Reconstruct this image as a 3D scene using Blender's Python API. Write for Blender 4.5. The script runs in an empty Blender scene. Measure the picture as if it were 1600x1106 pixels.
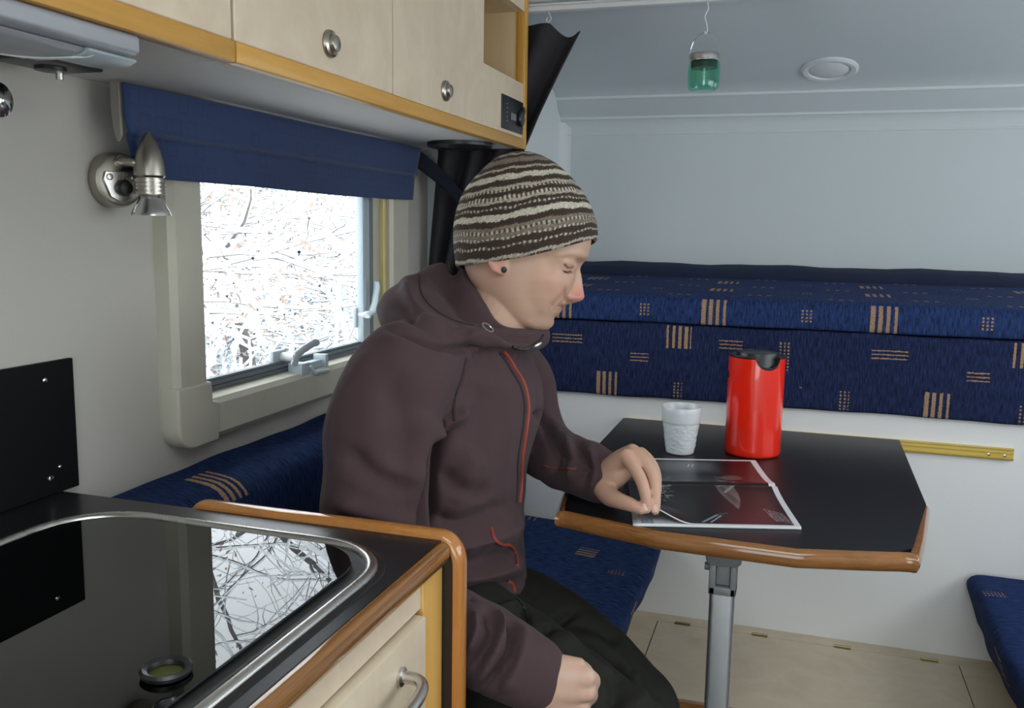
import bpy, bmesh, math, random
import numpy as np
from mathutils import Vector as V, Matrix, Euler
from mathutils.bvhtree import BVHTree
PI = math.pi
random.seed(7)
SC = bpy.context.scene
COL = SC.collection

# ------------------------------------------------------------------ camera
FPX = 1391.66
CAM = V((0, 0, 1.25))
RGT = V((0.952, 0.305, 0.016)); UPV = V((-0.058, 0.129, 0.990)); FWD = V((-0.300, 0.944, -0.140))
cd = bpy.data.cameras.new('camera'); co = bpy.data.objects.new('camera', cd); COL.objects.link(co)
cd.sensor_fit = 'HORIZONTAL'; cd.sensor_width = 36; cd.lens = FPX / 1600 * 36
cd.clip_start = 0.02; cd.clip_end = 200
mw = Matrix((RGT.normalized(), UPV.normalized(), (-FWD).normalized())).transposed().to_4x4()
mw.translation = CAM
co.matrix_world = mw
SC.camera = co

# ------------------------------------------------------------------ world, daylight, exposure
w = bpy.data.worlds.new('overcast_sky'); SC.world = w; w.use_nodes = True
bg = w.node_tree.nodes['Background']
bg.inputs['Color'].default_value = (0.90, 0.96, 1.0, 1); bg.inputs['Strength'].default_value = 4.2
SC.view_settings.view_transform = 'Standard'; SC.view_settings.look = 'None'
SC.view_settings.gamma = 1; SC.view_settings.use_curve_mapping = False
SC.view_settings.exposure = 0.22
SC.cycles.use_denoising = True
SC.cycles.max_bounces = 10; SC.cycles.diffuse_bounces = 6; SC.cycles.transparent_max_bounces = 16

def portal(name, loc, rot, sx, sy):
    l = bpy.data.lights.new(name, 'AREA'); l.shape = 'RECTANGLE'; l.size = sx; l.size_y = sy
    l.cycles.is_portal = True
    o = bpy.data.objects.new(name, l); o.location = loc; o.rotation_euler = rot; COL.objects.link(o)
# daylight openings: window left; unseen right, roof and rear ones enlarged to brighten the room
RW = (0.45, 1.80, 0.98, 1.60)        # right window y0,y1,z0,z1
RH = (-0.30, 0.65, -0.55, 0.45)      # roof hatch x0,x1,y0,y1
BW = (-0.2, 0.9, 0.45, 1.7)          # rear window x0,x1,z0,z1
XR, YB, ZC, ZF = 1.02, -1.5, 1.86, 0.12
portal('window_left_daylight', (-0.93, 1.39, 1.2), (0, -PI/2, 0), 0.44, 0.56)
portal('window_right_daylight', (XR+.06, (RW[0]+RW[1])/2, (RW[2]+RW[3])/2), (0, PI/2, 0), RW[3]-RW[2], RW[1]-RW[0])
AWN = (1.98, 2.46, 1.16, 1.56)          # unseen window added to brighten the alcove: y0,y1,z0,z1
portal('added_alcove_daylight', (XR+.06, (AWN[0]+AWN[1])/2, (AWN[2]+AWN[3])/2), (0, PI/2, 0), AWN[3]-AWN[2], AWN[1]-AWN[0])
portal('roof_hatch_daylight', ((RH[0]+RH[1])/2, (RH[2]+RH[3])/2, ZC+.06), (0, 0, 0), RH[1]-RH[0], RH[3]-RH[2])
portal('window_rear_daylight', ((BW[0]+BW[1])/2, YB-.06, (BW[2]+BW[3])/2), (PI/2, 0, 0), BW[1]-BW[0], BW[3]-BW[2])

# ------------------------------------------------------------------ node helpers
class NT:
    def __init__(s, name):
        s.m = bpy.data.materials.new(name); s.m.use_nodes = True
        s.t = s.m.node_tree; s.t.nodes.clear()
        s.out = s.t.nodes.new('ShaderNodeOutputMaterial')
    def n(s, typ, inp=None, **props):
        nd = s.t.nodes.new('ShaderNode' + typ)
        for k, v in props.items(): setattr(nd, k, v)
        for k, v in (inp or {}).items(): s.set(nd.inputs[k], v)
        return nd
    def set(s, sock, v):
        if isinstance(v, bpy.types.NodeSocket): s.t.links.new(v, sock)
        elif isinstance(v, (tuple, list)) and len(v) == 3 and sock.type == 'RGBA': sock.default_value = (*v, 1)
        else: sock.default_value = v
    def m2(s, op, a, b=0.0, c=None):
        nd = s.n('Math', operation=op); s.set(nd.inputs[0], a); s.set(nd.inputs[1], b)
        if c is not None: s.set(nd.inputs[2], c)
        return nd.outputs[0]
    def mix(s, fac, a, b, blend='MIX'):
        nd = s.n('Mix', data_type='RGBA', blend_type=blend)
        s.set(nd.inputs[0], fac); s.set(nd.inputs[6], a); s.set(nd.inputs[7], b)
        return nd.outputs[2]
    def coords(s, kind='Object', scale=(1, 1, 1), rot=(0, 0, 0)):
        tc = s.n('TexCoord'); mp = s.n('Mapping', {'Scale': scale, 'Rotation': rot})
        s.t.links.new(tc.outputs[kind], mp.inputs['Vector']); return mp.outputs[0]
    def noise(s, vec, scale, detail=4, rough=0.5, dist=0.0):
        return s.n('TexNoise', {'Vector': vec, 'Scale': scale, 'Detail': detail, 'Roughness': rough, 'Distortion': dist}).outputs[0]
    def ramp(s, fac, stops, interp='LINEAR'):
        nd = s.n('ValToRGB'); s.set(nd.inputs[0], fac); cr = nd.color_ramp; cr.interpolation = interp
        while len(cr.elements) < len(stops): cr.elements.new(0.5)
        for e, (p, c) in zip(cr.elements, stops): e.position = p; e.color = (*c, 1)
        return nd.outputs[0]
    def bump(s, h, strength=0.3, dist=0.01):
        return s.n('Bump', {'Height': h, 'Strength': strength, 'Distance': dist}).outputs[0]
    def pbr(s, color, rough=0.5, normal=None, **kw):
        b = s.n('BsdfPrincipled', {'Base Color': color, 'Roughness': rough})
        if normal is not None: s.set(b.inputs['Normal'], normal)
        for k, v in kw.items(): s.set(b.inputs[k.replace('_', ' ')], v)
        s.t.links.new(b.outputs[0], s.out.inputs[0]); s.b = b; return s.m

def srgb(r, g, b):
    f = lambda c: (c/255/12.92) if c/255 <= 0.04045 else ((c/255+0.055)/1.055)**2.4
    return (f(r), f(g), f(b))

def plain(name, col, rough=0.5, var=0.06, scale=30, bump=0.0, bscale=200, **kw):
    t = NT(name); c = t.coords()
    n = t.noise(c, scale)
    lo = tuple(max(0, x*(1-var)) for x in col); hi = tuple(min(1, x*(1+var)) for x in col)
    k = t.mix(n, lo, hi)
    nm = t.bump(t.noise(c, bscale), bump, 0.002) if bump else None
    return t.pbr(k, rough, nm, **kw)

def wood(name, dark, light, scale=(6, 60, 60), rough=0.35, streak=1.0, blotch=0.0, **kw):
    t = NT(name); c = t.coords(scale=scale)
    n1 = t.noise(c, 1.0, 6, 0.6, 0.4); c2 = t.coords(scale=tuple(x*3.5 for x in scale))
    n2 = t.noise(c2, 1.0, 4, 0.7)
    f = t.m2('ADD', t.m2('MULTIPLY', n1, 0.65*streak), t.m2('MULTIPLY', n2, 0.35*streak))
    f = t.m2('MULTIPLY_ADD', t.m2('SUBTRACT', f, 0.5*streak), 2.2, 0.5)
    if blotch:
        cb = t.coords(scale=tuple(max(4, x*.45) for x in scale)); f = t.m2('ADD', t.m2('MULTIPLY', f, 1-blotch), t.m2('MULTIPLY', t.m2('MULTIPLY_ADD', t.m2('SUBTRACT', t.noise(cb, 2.2, 5, .6, 1.5), .5), 2.6, .5), blotch))
    k = t.ramp(f, [(0.0, dark), (1.0, light)])
    return t.pbr(k, rough, t.bump(n2, 0.06, 0.001), **kw)

def metal(name, col, rough=0.3, scale=(1, 1, 1)):
    t = NT(name); c = t.coords(scale=scale); n = t.noise(c, 60)
    r = t.m2('MULTIPLY_ADD', n, 0.15, rough-0.07)
    return t.pbr(col, r, Metallic=1.0)

# ------------------------------------------------------------------ mesh helpers
class MB:
    def __init__(s): s.v = []; s.f = []; s.uv = []
    def add(s, vs, fs, uvs=None):
        o = len(s.v); s.v += [tuple(p) for p in vs]; s.f += [tuple(i+o for i in f) for f in fs]
        if uvs is not None: s.uv += uvs
        return s
    def box(s, lo, hi):
        (a, b, c), (d, e, f) = lo, hi
        return s.add([(a,b,c),(d,b,c),(d,e,c),(a,e,c),(a,b,f),(d,b,f),(d,e,f),(a,e,f)],
                     [(0,3,2,1),(4,5,6,7),(0,1,5,4),(1,2,6,5),(2,3,7,6),(3,0,4,7)])
    def prism(s, poly, axis, a, b):
        n = len(poly)
        def mk(p, t):
            if axis == 'x': return (t, p[0], p[1])
            if axis == 'y': return (p[0], t, p[1])
            return (p[0], p[1], t)
        vs = [mk(p, a) for p in poly]+[mk(p, b) for p in poly]
        fs = [tuple(range(n))[::-1], tuple(range(n, 2*n))]+[(i, (i+1) % n, n+(i+1) % n, n+i) for i in range(n)]
        return s.add(vs, fs)
    def lathe(s, prof, c=(0,0,0), n=32, axis=None, cap=True):
        # prof: list of (r, h) along axis
        ax = V(axis or (0,0,1)).normalized(); q = V((0,0,1)).rotation_difference(ax); c = V(c)
        vs = []; fs = []
        for r, h in prof:
            for i in range(n):
                a = 2*PI*i/n; vs.append(c+q @ V((r*math.cos(a), r*math.sin(a), h)))
        m = len(prof)
        for j in range(m-1):
            for i in range(n): fs.append((j*n+i, j*n+(i+1) % n, (j+1)*n+(i+1) % n, (j+1)*n+i))
        if cap: fs += [tuple(range(n))[::-1], tuple((m-1)*n+i for i in range(n))]
        return s.add(vs, fs)
    def tube(s, pts, r, n=8, closed=False, cap=True, flat=1.0, up=None):
        pts = [V(p) for p in pts]; m = len(pts); rs = r if isinstance(r, (list, tuple)) else [r]*m
        vs = []; fs = []; prev = None
        for i, p in enumerate(pts):
            if closed: d = pts[(i+1) % m]-pts[i-1]
            else: d = pts[min(i+1, m-1)]-pts[max(i-1, 0)]
            d = d.normalized() if d.length > 1e-9 else V((0,0,1))
            if prev is None:
                u = V(up) if up else (V((0,0,1)) if abs(d.z) < 0.9 else V((1,0,0)))
            else: u = prev
            u = (u-d*u.dot(d)).normalized(); prev = u; w_ = d.cross(u)
            for k in range(n):
                a = 2*PI*k/n; vs.append(p+u*(math.cos(a)*rs[i]*flat)+w_*(math.sin(a)*rs[i]))
        for i in range(m if closed else m-1):
            a, b = i*n, ((i+1) % m)*n
            for k in range(n): fs.append((a+k, a+(k+1) % n, b+(k+1) % n, b+k))
        if cap and not closed: fs += [tuple(range(n))[::-1], tuple((m-1)*n+k for k in range(n))]
        return s.add(vs, fs)
    def grid(s, fn, nu, nv, closeu=False, uv=None):
        vs = [fn(i/(nu if closeu else nu-1), j/(nv-1)) for j in range(nv) for i in range(nu)]
        fs = []; uvs = []
        for j in range(nv-1):
            for i in range(nu if closeu else nu-1):
                i2 = (i+1) % nu
                fs.append((j*nu+i, j*nu+i2, (j+1)*nu+i2, (j+1)*nu+i))
                if uv: uvs.append([uv(i/(nu-1), j/(nv-1)), uv((i+1)/(nu-1), j/(nv-1)), uv((i+1)/(nu-1), (j+1)/(nv-1)), uv(i/(nu-1), (j+1)/(nv-1))])
        return s.add(vs, fs, uvs if uv else None)

def spline(pts, k=8, closed=False):
    pts = [np.array(p, float) for p in pts]; n = len(pts); out = []
    for i in range(n if closed else n-1):
        if closed: p0, p1, p2, p3 = pts[i-1], pts[i], pts[(i+1) % n], pts[(i+2) % n]
        else: p0, p1, p2, p3 = pts[max(i-1,0)], pts[i], pts[i+1], pts[min(i+2,n-1)]
        for j in range(k):
            t = j/k
            out.append(0.5*((2*p1)+(p2-p0)*t+(2*p0-5*p1+4*p2-p3)*t*t+(3*p1-p0-3*p2+p3)*t**3))
    if not closed: out.append(pts[-1])
    return [tuple(p) for p in out]

WL = {}
def origin_of(o): return WL.get(o.name, V((0,0,0)))
def thing(name, label, cat, loc, group=None):
    o = bpy.data.objects.new(name, None); COL.objects.link(o); o.location = loc; o.empty_display_size = 0.05
    o['label'] = label; o['category'] = cat
    if group: o['group'] = group
    WL[o.name] = V(loc); return o
def tag(o, label, cat, group=None):
    o['label'] = label; o['category'] = cat
    if group: o['group'] = group
    return o
def obj(name, mb, mat, parent=None, smooth=35, bevel=None, label=None, kind=None, recalc=True):
    me = bpy.data.meshes.new(name)
    if parent is not None: ori = origin_of(parent)
    else:
        a = np.array([tuple(p) for p in mb.v]); lo, hi = a.min(0), a.max(0)
        ori = V(((lo[0]+hi[0])/2, (lo[1]+hi[1])/2, lo[2]))
    me.from_pydata([tuple(V(p)-ori) for p in mb.v], [], mb.f)
    if mb.uv:
        ul = me.uv_layers.new(name='UVMap'); flat = [c for f in mb.uv for p in f for c in p]
        if len(flat) == 2*len(me.loops): ul.data.foreach_set('uv', flat)
    if recalc or bevel:
        bm = bmesh.new(); bm.from_mesh(me)
        if recalc: bmesh.ops.recalc_face_normals(bm, faces=bm.faces)
        if bevel:
            es = [e for e in bm.edges if len(e.link_faces) == 2 and e.calc_face_angle(0) > math.radians(28)]
            bmesh.ops.bevel(bm, geom=es, offset=bevel[0], segments=bevel[1], profile=0.5, affect='EDGES', clamp_overlap=True)
        bm.to_mesh(me); bm.free()
    if smooth:
        me.polygons.foreach_set('use_smooth', [True]*len(me.polygons))
        me.set_sharp_from_angle(angle=math.radians(smooth))
    me.materials.append(mat)
    o = bpy.data.objects.new(name, me); COL.objects.link(o)
    if parent is not None: o.parent = parent; WL[o.name] = ori
    else: o.location = ori; WL[o.name] = ori
    if label: o['label'] = label
    if kind: o['kind'] = kind
    return o
def struct(name, mb, mat, parent=None, **k):
    o = obj(name, mb, mat, parent, **k)
    if parent is None: o['kind'] = 'structure'
    return o
def copy_tree(o, off, label=None):
    c = o.copy(); COL.objects.link(c); c.location = o.location+V(off); WL[c.name] = origin_of(o)+V(off)
    if label: c['label'] = label
    for ch in o.children:
        d = ch.copy(); COL.objects.link(d); d.parent = c
    return c
def P(x, y, d):
    return CAM+(RGT*((x-800)/FPX)-UPV*((y-553)/FPX)+FWD)*d
# ------------------------------------------------------------------ materials
def wallmat(name, col, var=0.05):
    t = NT(name); c = t.coords()
    n = t.noise(c, 9, 5); n2 = t.noise(c, 320, 2)
    f = t.m2('MULTIPLY_ADD', n2, 0.5, t.m2('MULTIPLY', n, 0.5))
    k = t.mix(f, tuple(x*(1-var*1.6) for x in col), tuple(min(1, x*(1+var)) for x in col))
    return t.pbr(k, 0.6, t.bump(n2, 0.12, 0.001))
M_wall = wallmat('linen_wallboard', (0.50, 0.475, 0.432))
M_wallf = wallmat('pale_wallboard', (0.80, 0.80, 0.795), 0.03)
M_alc = wallmat('alcove_felt', (0.60, 0.645, 0.665), 0.03)
M_alc2 = wallmat('alcove_side_board', (0.70, 0.73, 0.735), 0.03)
M_ceil = wallmat('ceiling_board', (0.72, 0.73, 0.74), 0.03)
M_under = wallmat('pale_underside', (0.62, 0.60, 0.57), 0.04)
M_floor = plain('dark_vinyl_floor', (0.06, 0.055, 0.05), 0.5, bump=.1)
M_maple = wood('pale_maple_laminate', srgb(206,186,160), srgb(224,208,184), (11, 11, 2.6), 0.45, blotch=.6)
M_maplef = wood('pale_maple_board', srgb(196,180,154), srgb(218,204,180), (2.5, 12, 12), 0.55, blotch=.6)
M_niche = wood('pale_maple_inner', srgb(190,166,128), srgb(215,194,158), (16, 16, 2.2), 0.5)
M_beech = wood('oiled_beech_trim', srgb(190,138,58), srgb(216,166,84), (40, 3, 40), 0.35)
M_beechv = wood('beech_trim_upright', srgb(190,138,58), srgb(216,166,84), (40, 40, 3), 0.35)
M_cherry = wood('varnished_oak_edge', srgb(112,70,34), srgb(164,112,62), (3, 60, 60), 0.14, Coat_Weight=0.6, Coat_Roughness=0.08)
M_cherryy = wood('varnished_oak_edge_long', srgb(112,72,36), srgb(162,112,62), (60, 3, 60), 0.16, Coat_Weight=0.5, Coat_Roughness=0.08)
M_post = wood('yellow_beech_post', srgb(196,144,66), srgb(222,176,100), (40, 40, 3), 0.4)
M_black = plain('black_laminate', (0.012, 0.012, 0.014), 0.32, 0.2, bump=.05, bscale=500)
M_table = plain('charcoal_table_laminate', (0.008, 0.008, 0.010), 0.40, 0.3, 60, bump=.08, bscale=600, Specular_IOR_Level=.32)
M_panel = plain('dark_brown_panel', (0.018, 0.014, 0.013), 0.4)
M_bsp = plain('black_splashback', (0.006, 0.006, 0.007), 0.5, Specular_IOR_Level=.15)
M_steel = metal('brushed_steel', (0.62, 0.60, 0.57), 0.28)
M_chrome = metal('chrome', (0.75, 0.74, 0.72), 0.08)
M_nickel = metal('satin_nickel', (0.42, 0.39, 0.34), 0.3)
M_alu = metal('brushed_aluminium', (0.72, 0.74, 0.77), 0.42)
M_brass = plain('gold_anodised_rail', srgb(208,180,92), 0.38, Metallic=0.35)
M_hinge = metal('dull_brass', (0.34, 0.27, 0.14), 0.4)
M_bplast = plain('black_plastic', (0.012, 0.012, 0.013), 0.35)
M_gplast = plain('grey_plastic', (0.17, 0.18, 0.185), 0.4)
M_lplast = plain('lamp_grey_plastic', (0.36, 0.37, 0.40), 0.35)
M_wplast = plain('white_plastic', (0.70, 0.72, 0.73), 0.35)
M_frame = plain('beige_window_plastic', srgb(190,186,170), 0.45)
M_seal = plain('grey_window_seal', srgb(112,120,126), 0.45)
M_wingrey = plain('pale_grey_window_plastic', srgb(176,188,194), 0.35)
M_yellow = plain('yellowed_strip', srgb(205,186,120), 0.5)

def fabric(name, PU, PV, marks, lo=(0.008,0.013,0.045), hi=(0.022,0.045,0.15), off=(0,0), thr=0.0):
    """woven blue upholstery: marks = (kind, u, v, half width, half height, stripe period)"""
    t = NT(name); uvn = t.n('UVMap', uv_map='UVMap').outputs[0]
    jit = t.n('TexNoise', {'Vector': uvn, 'Scale': 420, 'Detail': 2})
    sx = t.n('SeparateXYZ', {'Vector': uvn}); sj = t.n('SeparateColor', {'Color': jit.outputs['Color']})
    u0 = t.m2('ADD', t.m2('MULTIPLY_ADD', sj.outputs[0], 0.005, off[0]-0.0025), sx.outputs[0])
    v0 = t.m2('ADD', t.m2('MULTIPLY_ADD', sj.outputs[1], 0.005, off[1]-0.0025), sx.outputs[1])
    u = t.m2('FLOORED_MODULO', u0, PU); v = t.m2('FLOORED_MODULO', v0, PV)
    tot = None
    for kind, cx, cy, hw, hh, per in marks:
        du = t.m2('SUBTRACT', u, cx); dv = t.m2('SUBTRACT', v, cy)
        ins = t.m2('MULTIPLY', t.m2('LESS_THAN', t.m2('ABSOLUTE', du), hw), t.m2('LESS_THAN', t.m2('ABSOLUTE', dv), hh))
        x = dv if kind == 'lines' else du
        h = hh if kind == 'lines' else hw
        fr = t.m2('FLOORED_MODULO', t.m2('DIVIDE', t.m2('ADD', x, h), per), 1.0)
        if kind == 'bars': th = t.m2('MULTIPLY_ADD', du, -0.17/hw, 0.50)
        elif kind == 'rbars': th = t.m2('MULTIPLY_ADD', du, 0.17/hw, 0.50)
        elif kind == 'lines': th = 0.30
        else:
            th = t.m2('MULTIPLY', 0.45, t.m2('LESS_THAN', t.m2('FLOORED_MODULO', t.m2('DIVIDE', dv, 0.007), 1.0), 0.55))
        mk = t.m2('MULTIPLY', ins, t.m2('LESS_THAN', fr, th))
        tot = mk if tot is None else t.m2('MAXIMUM', tot, mk)
    mp = t.n('Mapping', {'Vector': uvn, 'Scale': (330, 45, 1)})
    st = t.noise(mp.outputs[0], 1.0, 4, 0.6)
    mp2 = t.n('Mapping', {'Vector': uvn, 'Scale': (900, 500, 1)}); fine = t.noise(mp2.outputs[0], 1.0, 2)
    f = t.m2('MULTIPLY_ADD', t.m2('SUBTRACT', st, 0.5), 3.0, 0.45)
    base = t.ramp(f, [(0, lo), (1, hi)])
    tan = t.mix(fine, srgb(104,78,56), srgb(204,166,126))
    fade = t.m2('MULTIPLY', tot, t.m2('GREATER_THAN', fine, 0.40))
    k = t.mix(fade, base, tan)
    return t.pbr(k, 0.85, t.bump(t.m2('ADD', t.m2('MULTIPLY', st, 0.6), t.m2('MULTIPLY', fine, 0.5)), 0.5, 0.002), Specular_IOR_Level=.12)

M_flap = fabric('bunk_flap_fabric', 0.66, 0.6, [
    ('bars', .277, .032, .024, .026, .0135), ('rbars', .428, .140, .026, .024, .0125), ('lines', .184, .128, .034, .011, .0078),
    ('lines', .536, .132, .024, .011, .0078), ('lines', .345, .095, .020, .011, .0078), ('dots', .645, .110, .011, .032, .008),
    ('dots', .43, .025, .009, .018, .008), ('dots', .105, .03, .009, .020, .008), ('lines', .02, .05, .002, .002, .0078)], lo=(0.008,0.010,0.032), hi=(0.022,0.036,0.105), off=(0.66, 0))
M_matt = fabric('bunk_mattress_fabric', 0.33, 0.20, [
    ('bars', .172, .033, .029, .030, .0148), ('dots', .025, .035, .012, .014, .008), ('dots', .26, .145, .030, .010, .02),
    ('dots', .09, .105, .026, .009, .02)], lo=(0.010,0.015,0.05), hi=(0.027,0.060,0.185), off=(0.66, 0))
M_seat = fabric('seat_fabric', 0.36, 0.34, [
    ('lines', .10, .085, .030, .024, .013), ('bars', .285, .245, .020, .022, .0125), ('dots', .20, .17, .010, .016, .009),
    ('lines', .055, .265, .022, .012, .008), ('dots', .31, .09, .020, .012, .010)], lo=(0.008,0.016,0.06), hi=(0.034,0.078,0.22))
M_seatr = fabric('right_seat_fabric', 0.5, 0.34, [
    ('lines', .09, .085, .028, .024, .014), ('dots', .30, .155, .010, .02, .009), ('lines', .40, .25, .03, .012, .008)], lo=(0.008,0.016,0.06), hi=(0.022,0.05,0.17))
M_back = fabric('backrest_fabric', 0.45, 0.5, [
    ('bars', .15, .315, .030, .040, .0155), ('lines', .33, .15, .03, .02, .014), ('lines', .36, .08, .028, .016, .010), ('dots', .05, .2, .02, .02, .01)], lo=(0.006,0.010,0.036), hi=(0.020,0.045,0.14))

def valance_mat():
    t = NT('navy_valance_fabric'); uvn = t.n('UVMap', uv_map='UVMap').outputs[0]
    s = t.n('SeparateXYZ', {'Vector': uvn})
    row = t.m2('FLOOR', t.m2('DIVIDE', s.outputs[1], 0.032))
    uu = t.m2('ADD', s.outputs[0], t.m2('MULTIPLY', row, 0.0133))
    nz = t.n('TexWhiteNoise', {'Vector': t.n('CombineXYZ', {'X': t.m2('FLOOR', t.m2('DIVIDE', uu, 0.032)), 'Y': row}).outputs[0]}, noise_dimensions='2D')
    fu = t.m2('FLOORED_MODULO', t.m2('DIVIDE', uu, 0.032), 1.0); fv = t.m2('FLOORED_MODULO', t.m2('DIVIDE', s.outputs[1], 0.032), 1.0)
    d = t.m2('MAXIMUM', t.m2('ABSOLUTE', t.m2('SUBTRACT', fu, 0.5)), t.m2('ABSOLUTE', t.m2('SUBTRACT', fv, 0.5)))
    ring = t.m2('MULTIPLY', t.m2('LESS_THAN', d, 0.36), t.m2('GREATER_THAN', d, 0.26))
    mk = t.m2('MULTIPLY', ring, t.m2('GREATER_THAN', nz.outputs[0], 0.5))
    n = t.noise(t.n('Mapping', {'Vector': uvn, 'Scale': (160, 900, 1)}).outputs[0], 1.0, 3)
    base = t.mix(n, (0.008, 0.026, 0.092), (0.013, 0.040, 0.138))
    k = t.mix(t.m2('MULTIPLY', mk, 0.42), base, (0.006, 0.012, 0.05))
    return t.pbr(k, 0.75, t.bump(n, 0.25, 0.001), Sheen_Weight=0.2)
M_val = valance_mat()
M_curt = plain('charcoal_curtain_fabric', (0.026, 0.024, 0.030), 0.85, 0.2, 400, bump=.3, bscale=900)
M_tie = plain('navy_tie_fabric', (0.008, 0.010, 0.024), 0.85, 0.2, 300, bump=.3, bscale=900)

def glassmat(name, tint, gloss=0.04, rough=0.0):
    t = NT(name)
    tr = t.n('BsdfTransparent', {'Color': tint}); gl = t.n('BsdfGlossy', {'Color': (1,1,1), 'Roughness': rough})
    lw = t.n('LayerWeight', {'Blend': 0.5})
    fr = t.m2('MULTIPLY_ADD', t.m2('POWER', lw.outputs['Facing'], 5.0), 1-gloss, gloss)
    mx = t.n('MixShader', {0: fr, 1: tr.outputs[0], 2: gl.outputs[0]})
    t.t.links.new(mx.outputs[0], t.out.inputs[0]); return t.m
M_pane = glassmat('clear_acrylic', (0.97, 0.98, 0.98))
M_lid = glassmat('smoked_glass', (0.14, 0.15, 0.15), .075)
M_greenglass = glassmat('green_glass', (0.66, 0.92, 0.83))
M_clearglass = glassmat('clear_glass', (0.9, 0.92, 0.92))

# ------------------------------------------------------------------ setting
XL, YF = -0.85, 1.915
def wall_with_hole(axis_u, u0, u1, z0, z1, hu0, hu1, hz0, hz1, a, b, axis):
    m = MB()
    for (p, q, r, s) in ((u0, hu0, z0, z1), (hu1, u1, z0, z1), (hu0, hu1, z0, hz0), (hu0, hu1, hz1, z1)):
        if axis == 'x': m.box((a, p, r), (b, q, s))
        elif axis == 'y': m.box((p, a, r), (q, b, s))
        else: m.box((p, r, a), (q, s, b))
    return m
struct('wall_left', wall_with_hole('y', YB, 2.0, ZF-.1, ZC, 1.10, 1.735, 0.975, 1.385, XL-.05, XL, 'x'), M_wall, smooth=0)
mr = wall_with_hole('y', YB, 1.9, ZF-.1, ZC, RW[0], RW[1], RW[2], RW[3], XR, XR+.05, 'x')
m2_ = wall_with_hole('y', 1.9, 2.6, ZF-.1, ZC, AWN[0], AWN[1], AWN[2], AWN[3], XR, XR+.05, 'x'); mr.add(m2_.v, m2_.f)
struct('wall_right', mr, M_wallf, smooth=0)
struct('wall_back', wall_with_hole('x', XL-.05, XR+.05, ZF-.1, ZC, BW[0], BW[1], BW[2], BW[3], YB-.05, YB, 'y'), M_wallf, smooth=0)
m = MB(); m.box((XL, YF, ZF-.1), (XR, YF+.12, 0.889)); struct('wall_front', m, M_wallf, smooth=0)
m = MB(); m.box((XL, 1.99, 0.885), (-.665, 2.02, ZC)); struct('wall_front.001', m, M_alc, smooth=0)
# alcove over the bunk
AY = 2.5
m = MB(); m.prism([(1.988, 0.89), (AY, 0.89), (AY, 1.60), (1.988, 1.74)], 'x', -.69, -.66)
struct('wall_left.001', m, M_alc2, smooth=0)
m = MB(); prof = [(AY, 0.885), (AY, 1.53), (AY-.004, 1.545), (AY-.018, 1.562), (AY-.04, 1.575), (AY-.06, 1.60), (AY-.085, 1.618), (AY-.12, 1.628), (1.99, 1.726), (1.95, 1.74), (1.95, 1.80), (AY+.05, 1.80), (AY+.05, 0.885)]
m.prism(prof, 'x', -.70, XR+.05); struct('ceiling.001', m, M_alc, smooth=30)
m = MB(); m.tube([(-.655, AY-.001, 1.512), (XR, AY-.001, 1.512)], .0022, 6); struct('trim_5', m, M_alc2)
# rounded corner between alcove side and back wall
m = MB(); arc = [(-.66, AY-.03)]+[(-.66+.03*(1-math.cos(a)), AY-.03+.03*math.sin(a)) for a in np.linspace(0, PI/2, 7)][1:]+[(-.66, AY)]
m.prism(arc, 'z', 0.9, 1.545); struct('trim_3', m, M_alc2)
for i, (y, z, r) in enumerate(((AY-.062, 1.604, .0065), (AY-.010, 1.556, .0055))):
    m = MB(); m.tube([(-.66, y, z), (XR, y, z)], r, 8); struct('trim_%d' % (i+1), m, M_alc2)
m = MB(); m.box((XL, YF+.121, .865), (XR, AY+.05, .889)); struct('trim_4', m, M_wallf, smooth=0)
hx0, hx1, hy0, hy1 = RH
m = wall_with_hole('x', XL-.05, XR+.05, YB-.05, 1.97, hx0, hx1, hy0, hy1, ZC, ZC+.04, 'z')
m.prism([(1.84, ZC), (1.95, 1.74), (1.97, 1.74), (1.97, ZC)], 'x', -.60, XR)
struct('ceiling', m, M_ceil, smooth=0)
m = MB(); m.box((XL-.05, YB-.05, ZF-.06), (XR+.05, YF+.03, ZF)); struct('floor', m, M_floor, smooth=0)

# ------------------------------------------------------------------ raised platform with a hinged hatch
pl = struct('floor_platform', MB().box((-.60, 1.555, ZF), (-.25, YF, .398)).box((.354, 1.555, ZF), (XR-.02, YF, .398)).box((-.25, 1.876, ZF), (.354, YF, .398)).box((-.25, 1.56, ZF), (.354, 1.876, .38)), M_maplef, smooth=0)
m = MB(); m.box((-.2475, 1.558, .381), (.3515, 1.8735, .3985)); obj('hatch_lid', m, M_maplef, pl, smooth=0)
m = MB(); m.box((-.60, 1.535, .372), (XR-.02, 1.556, .401)); obj('step_edge', m, M_cherry, pl, bevel=(.004, 2))
for i, x in enumerate((-.194, -.032, .134, .299)):
    m = MB(); m.box((x-.016, 1.869, .3985), (x+.016, 1.881, .4005)); m.tube([(x-.016, 1.875, .401), (x+.016, 1.875, .401)], .0022, 8)
    obj('hinge', m, M_hinge, pl)

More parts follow.
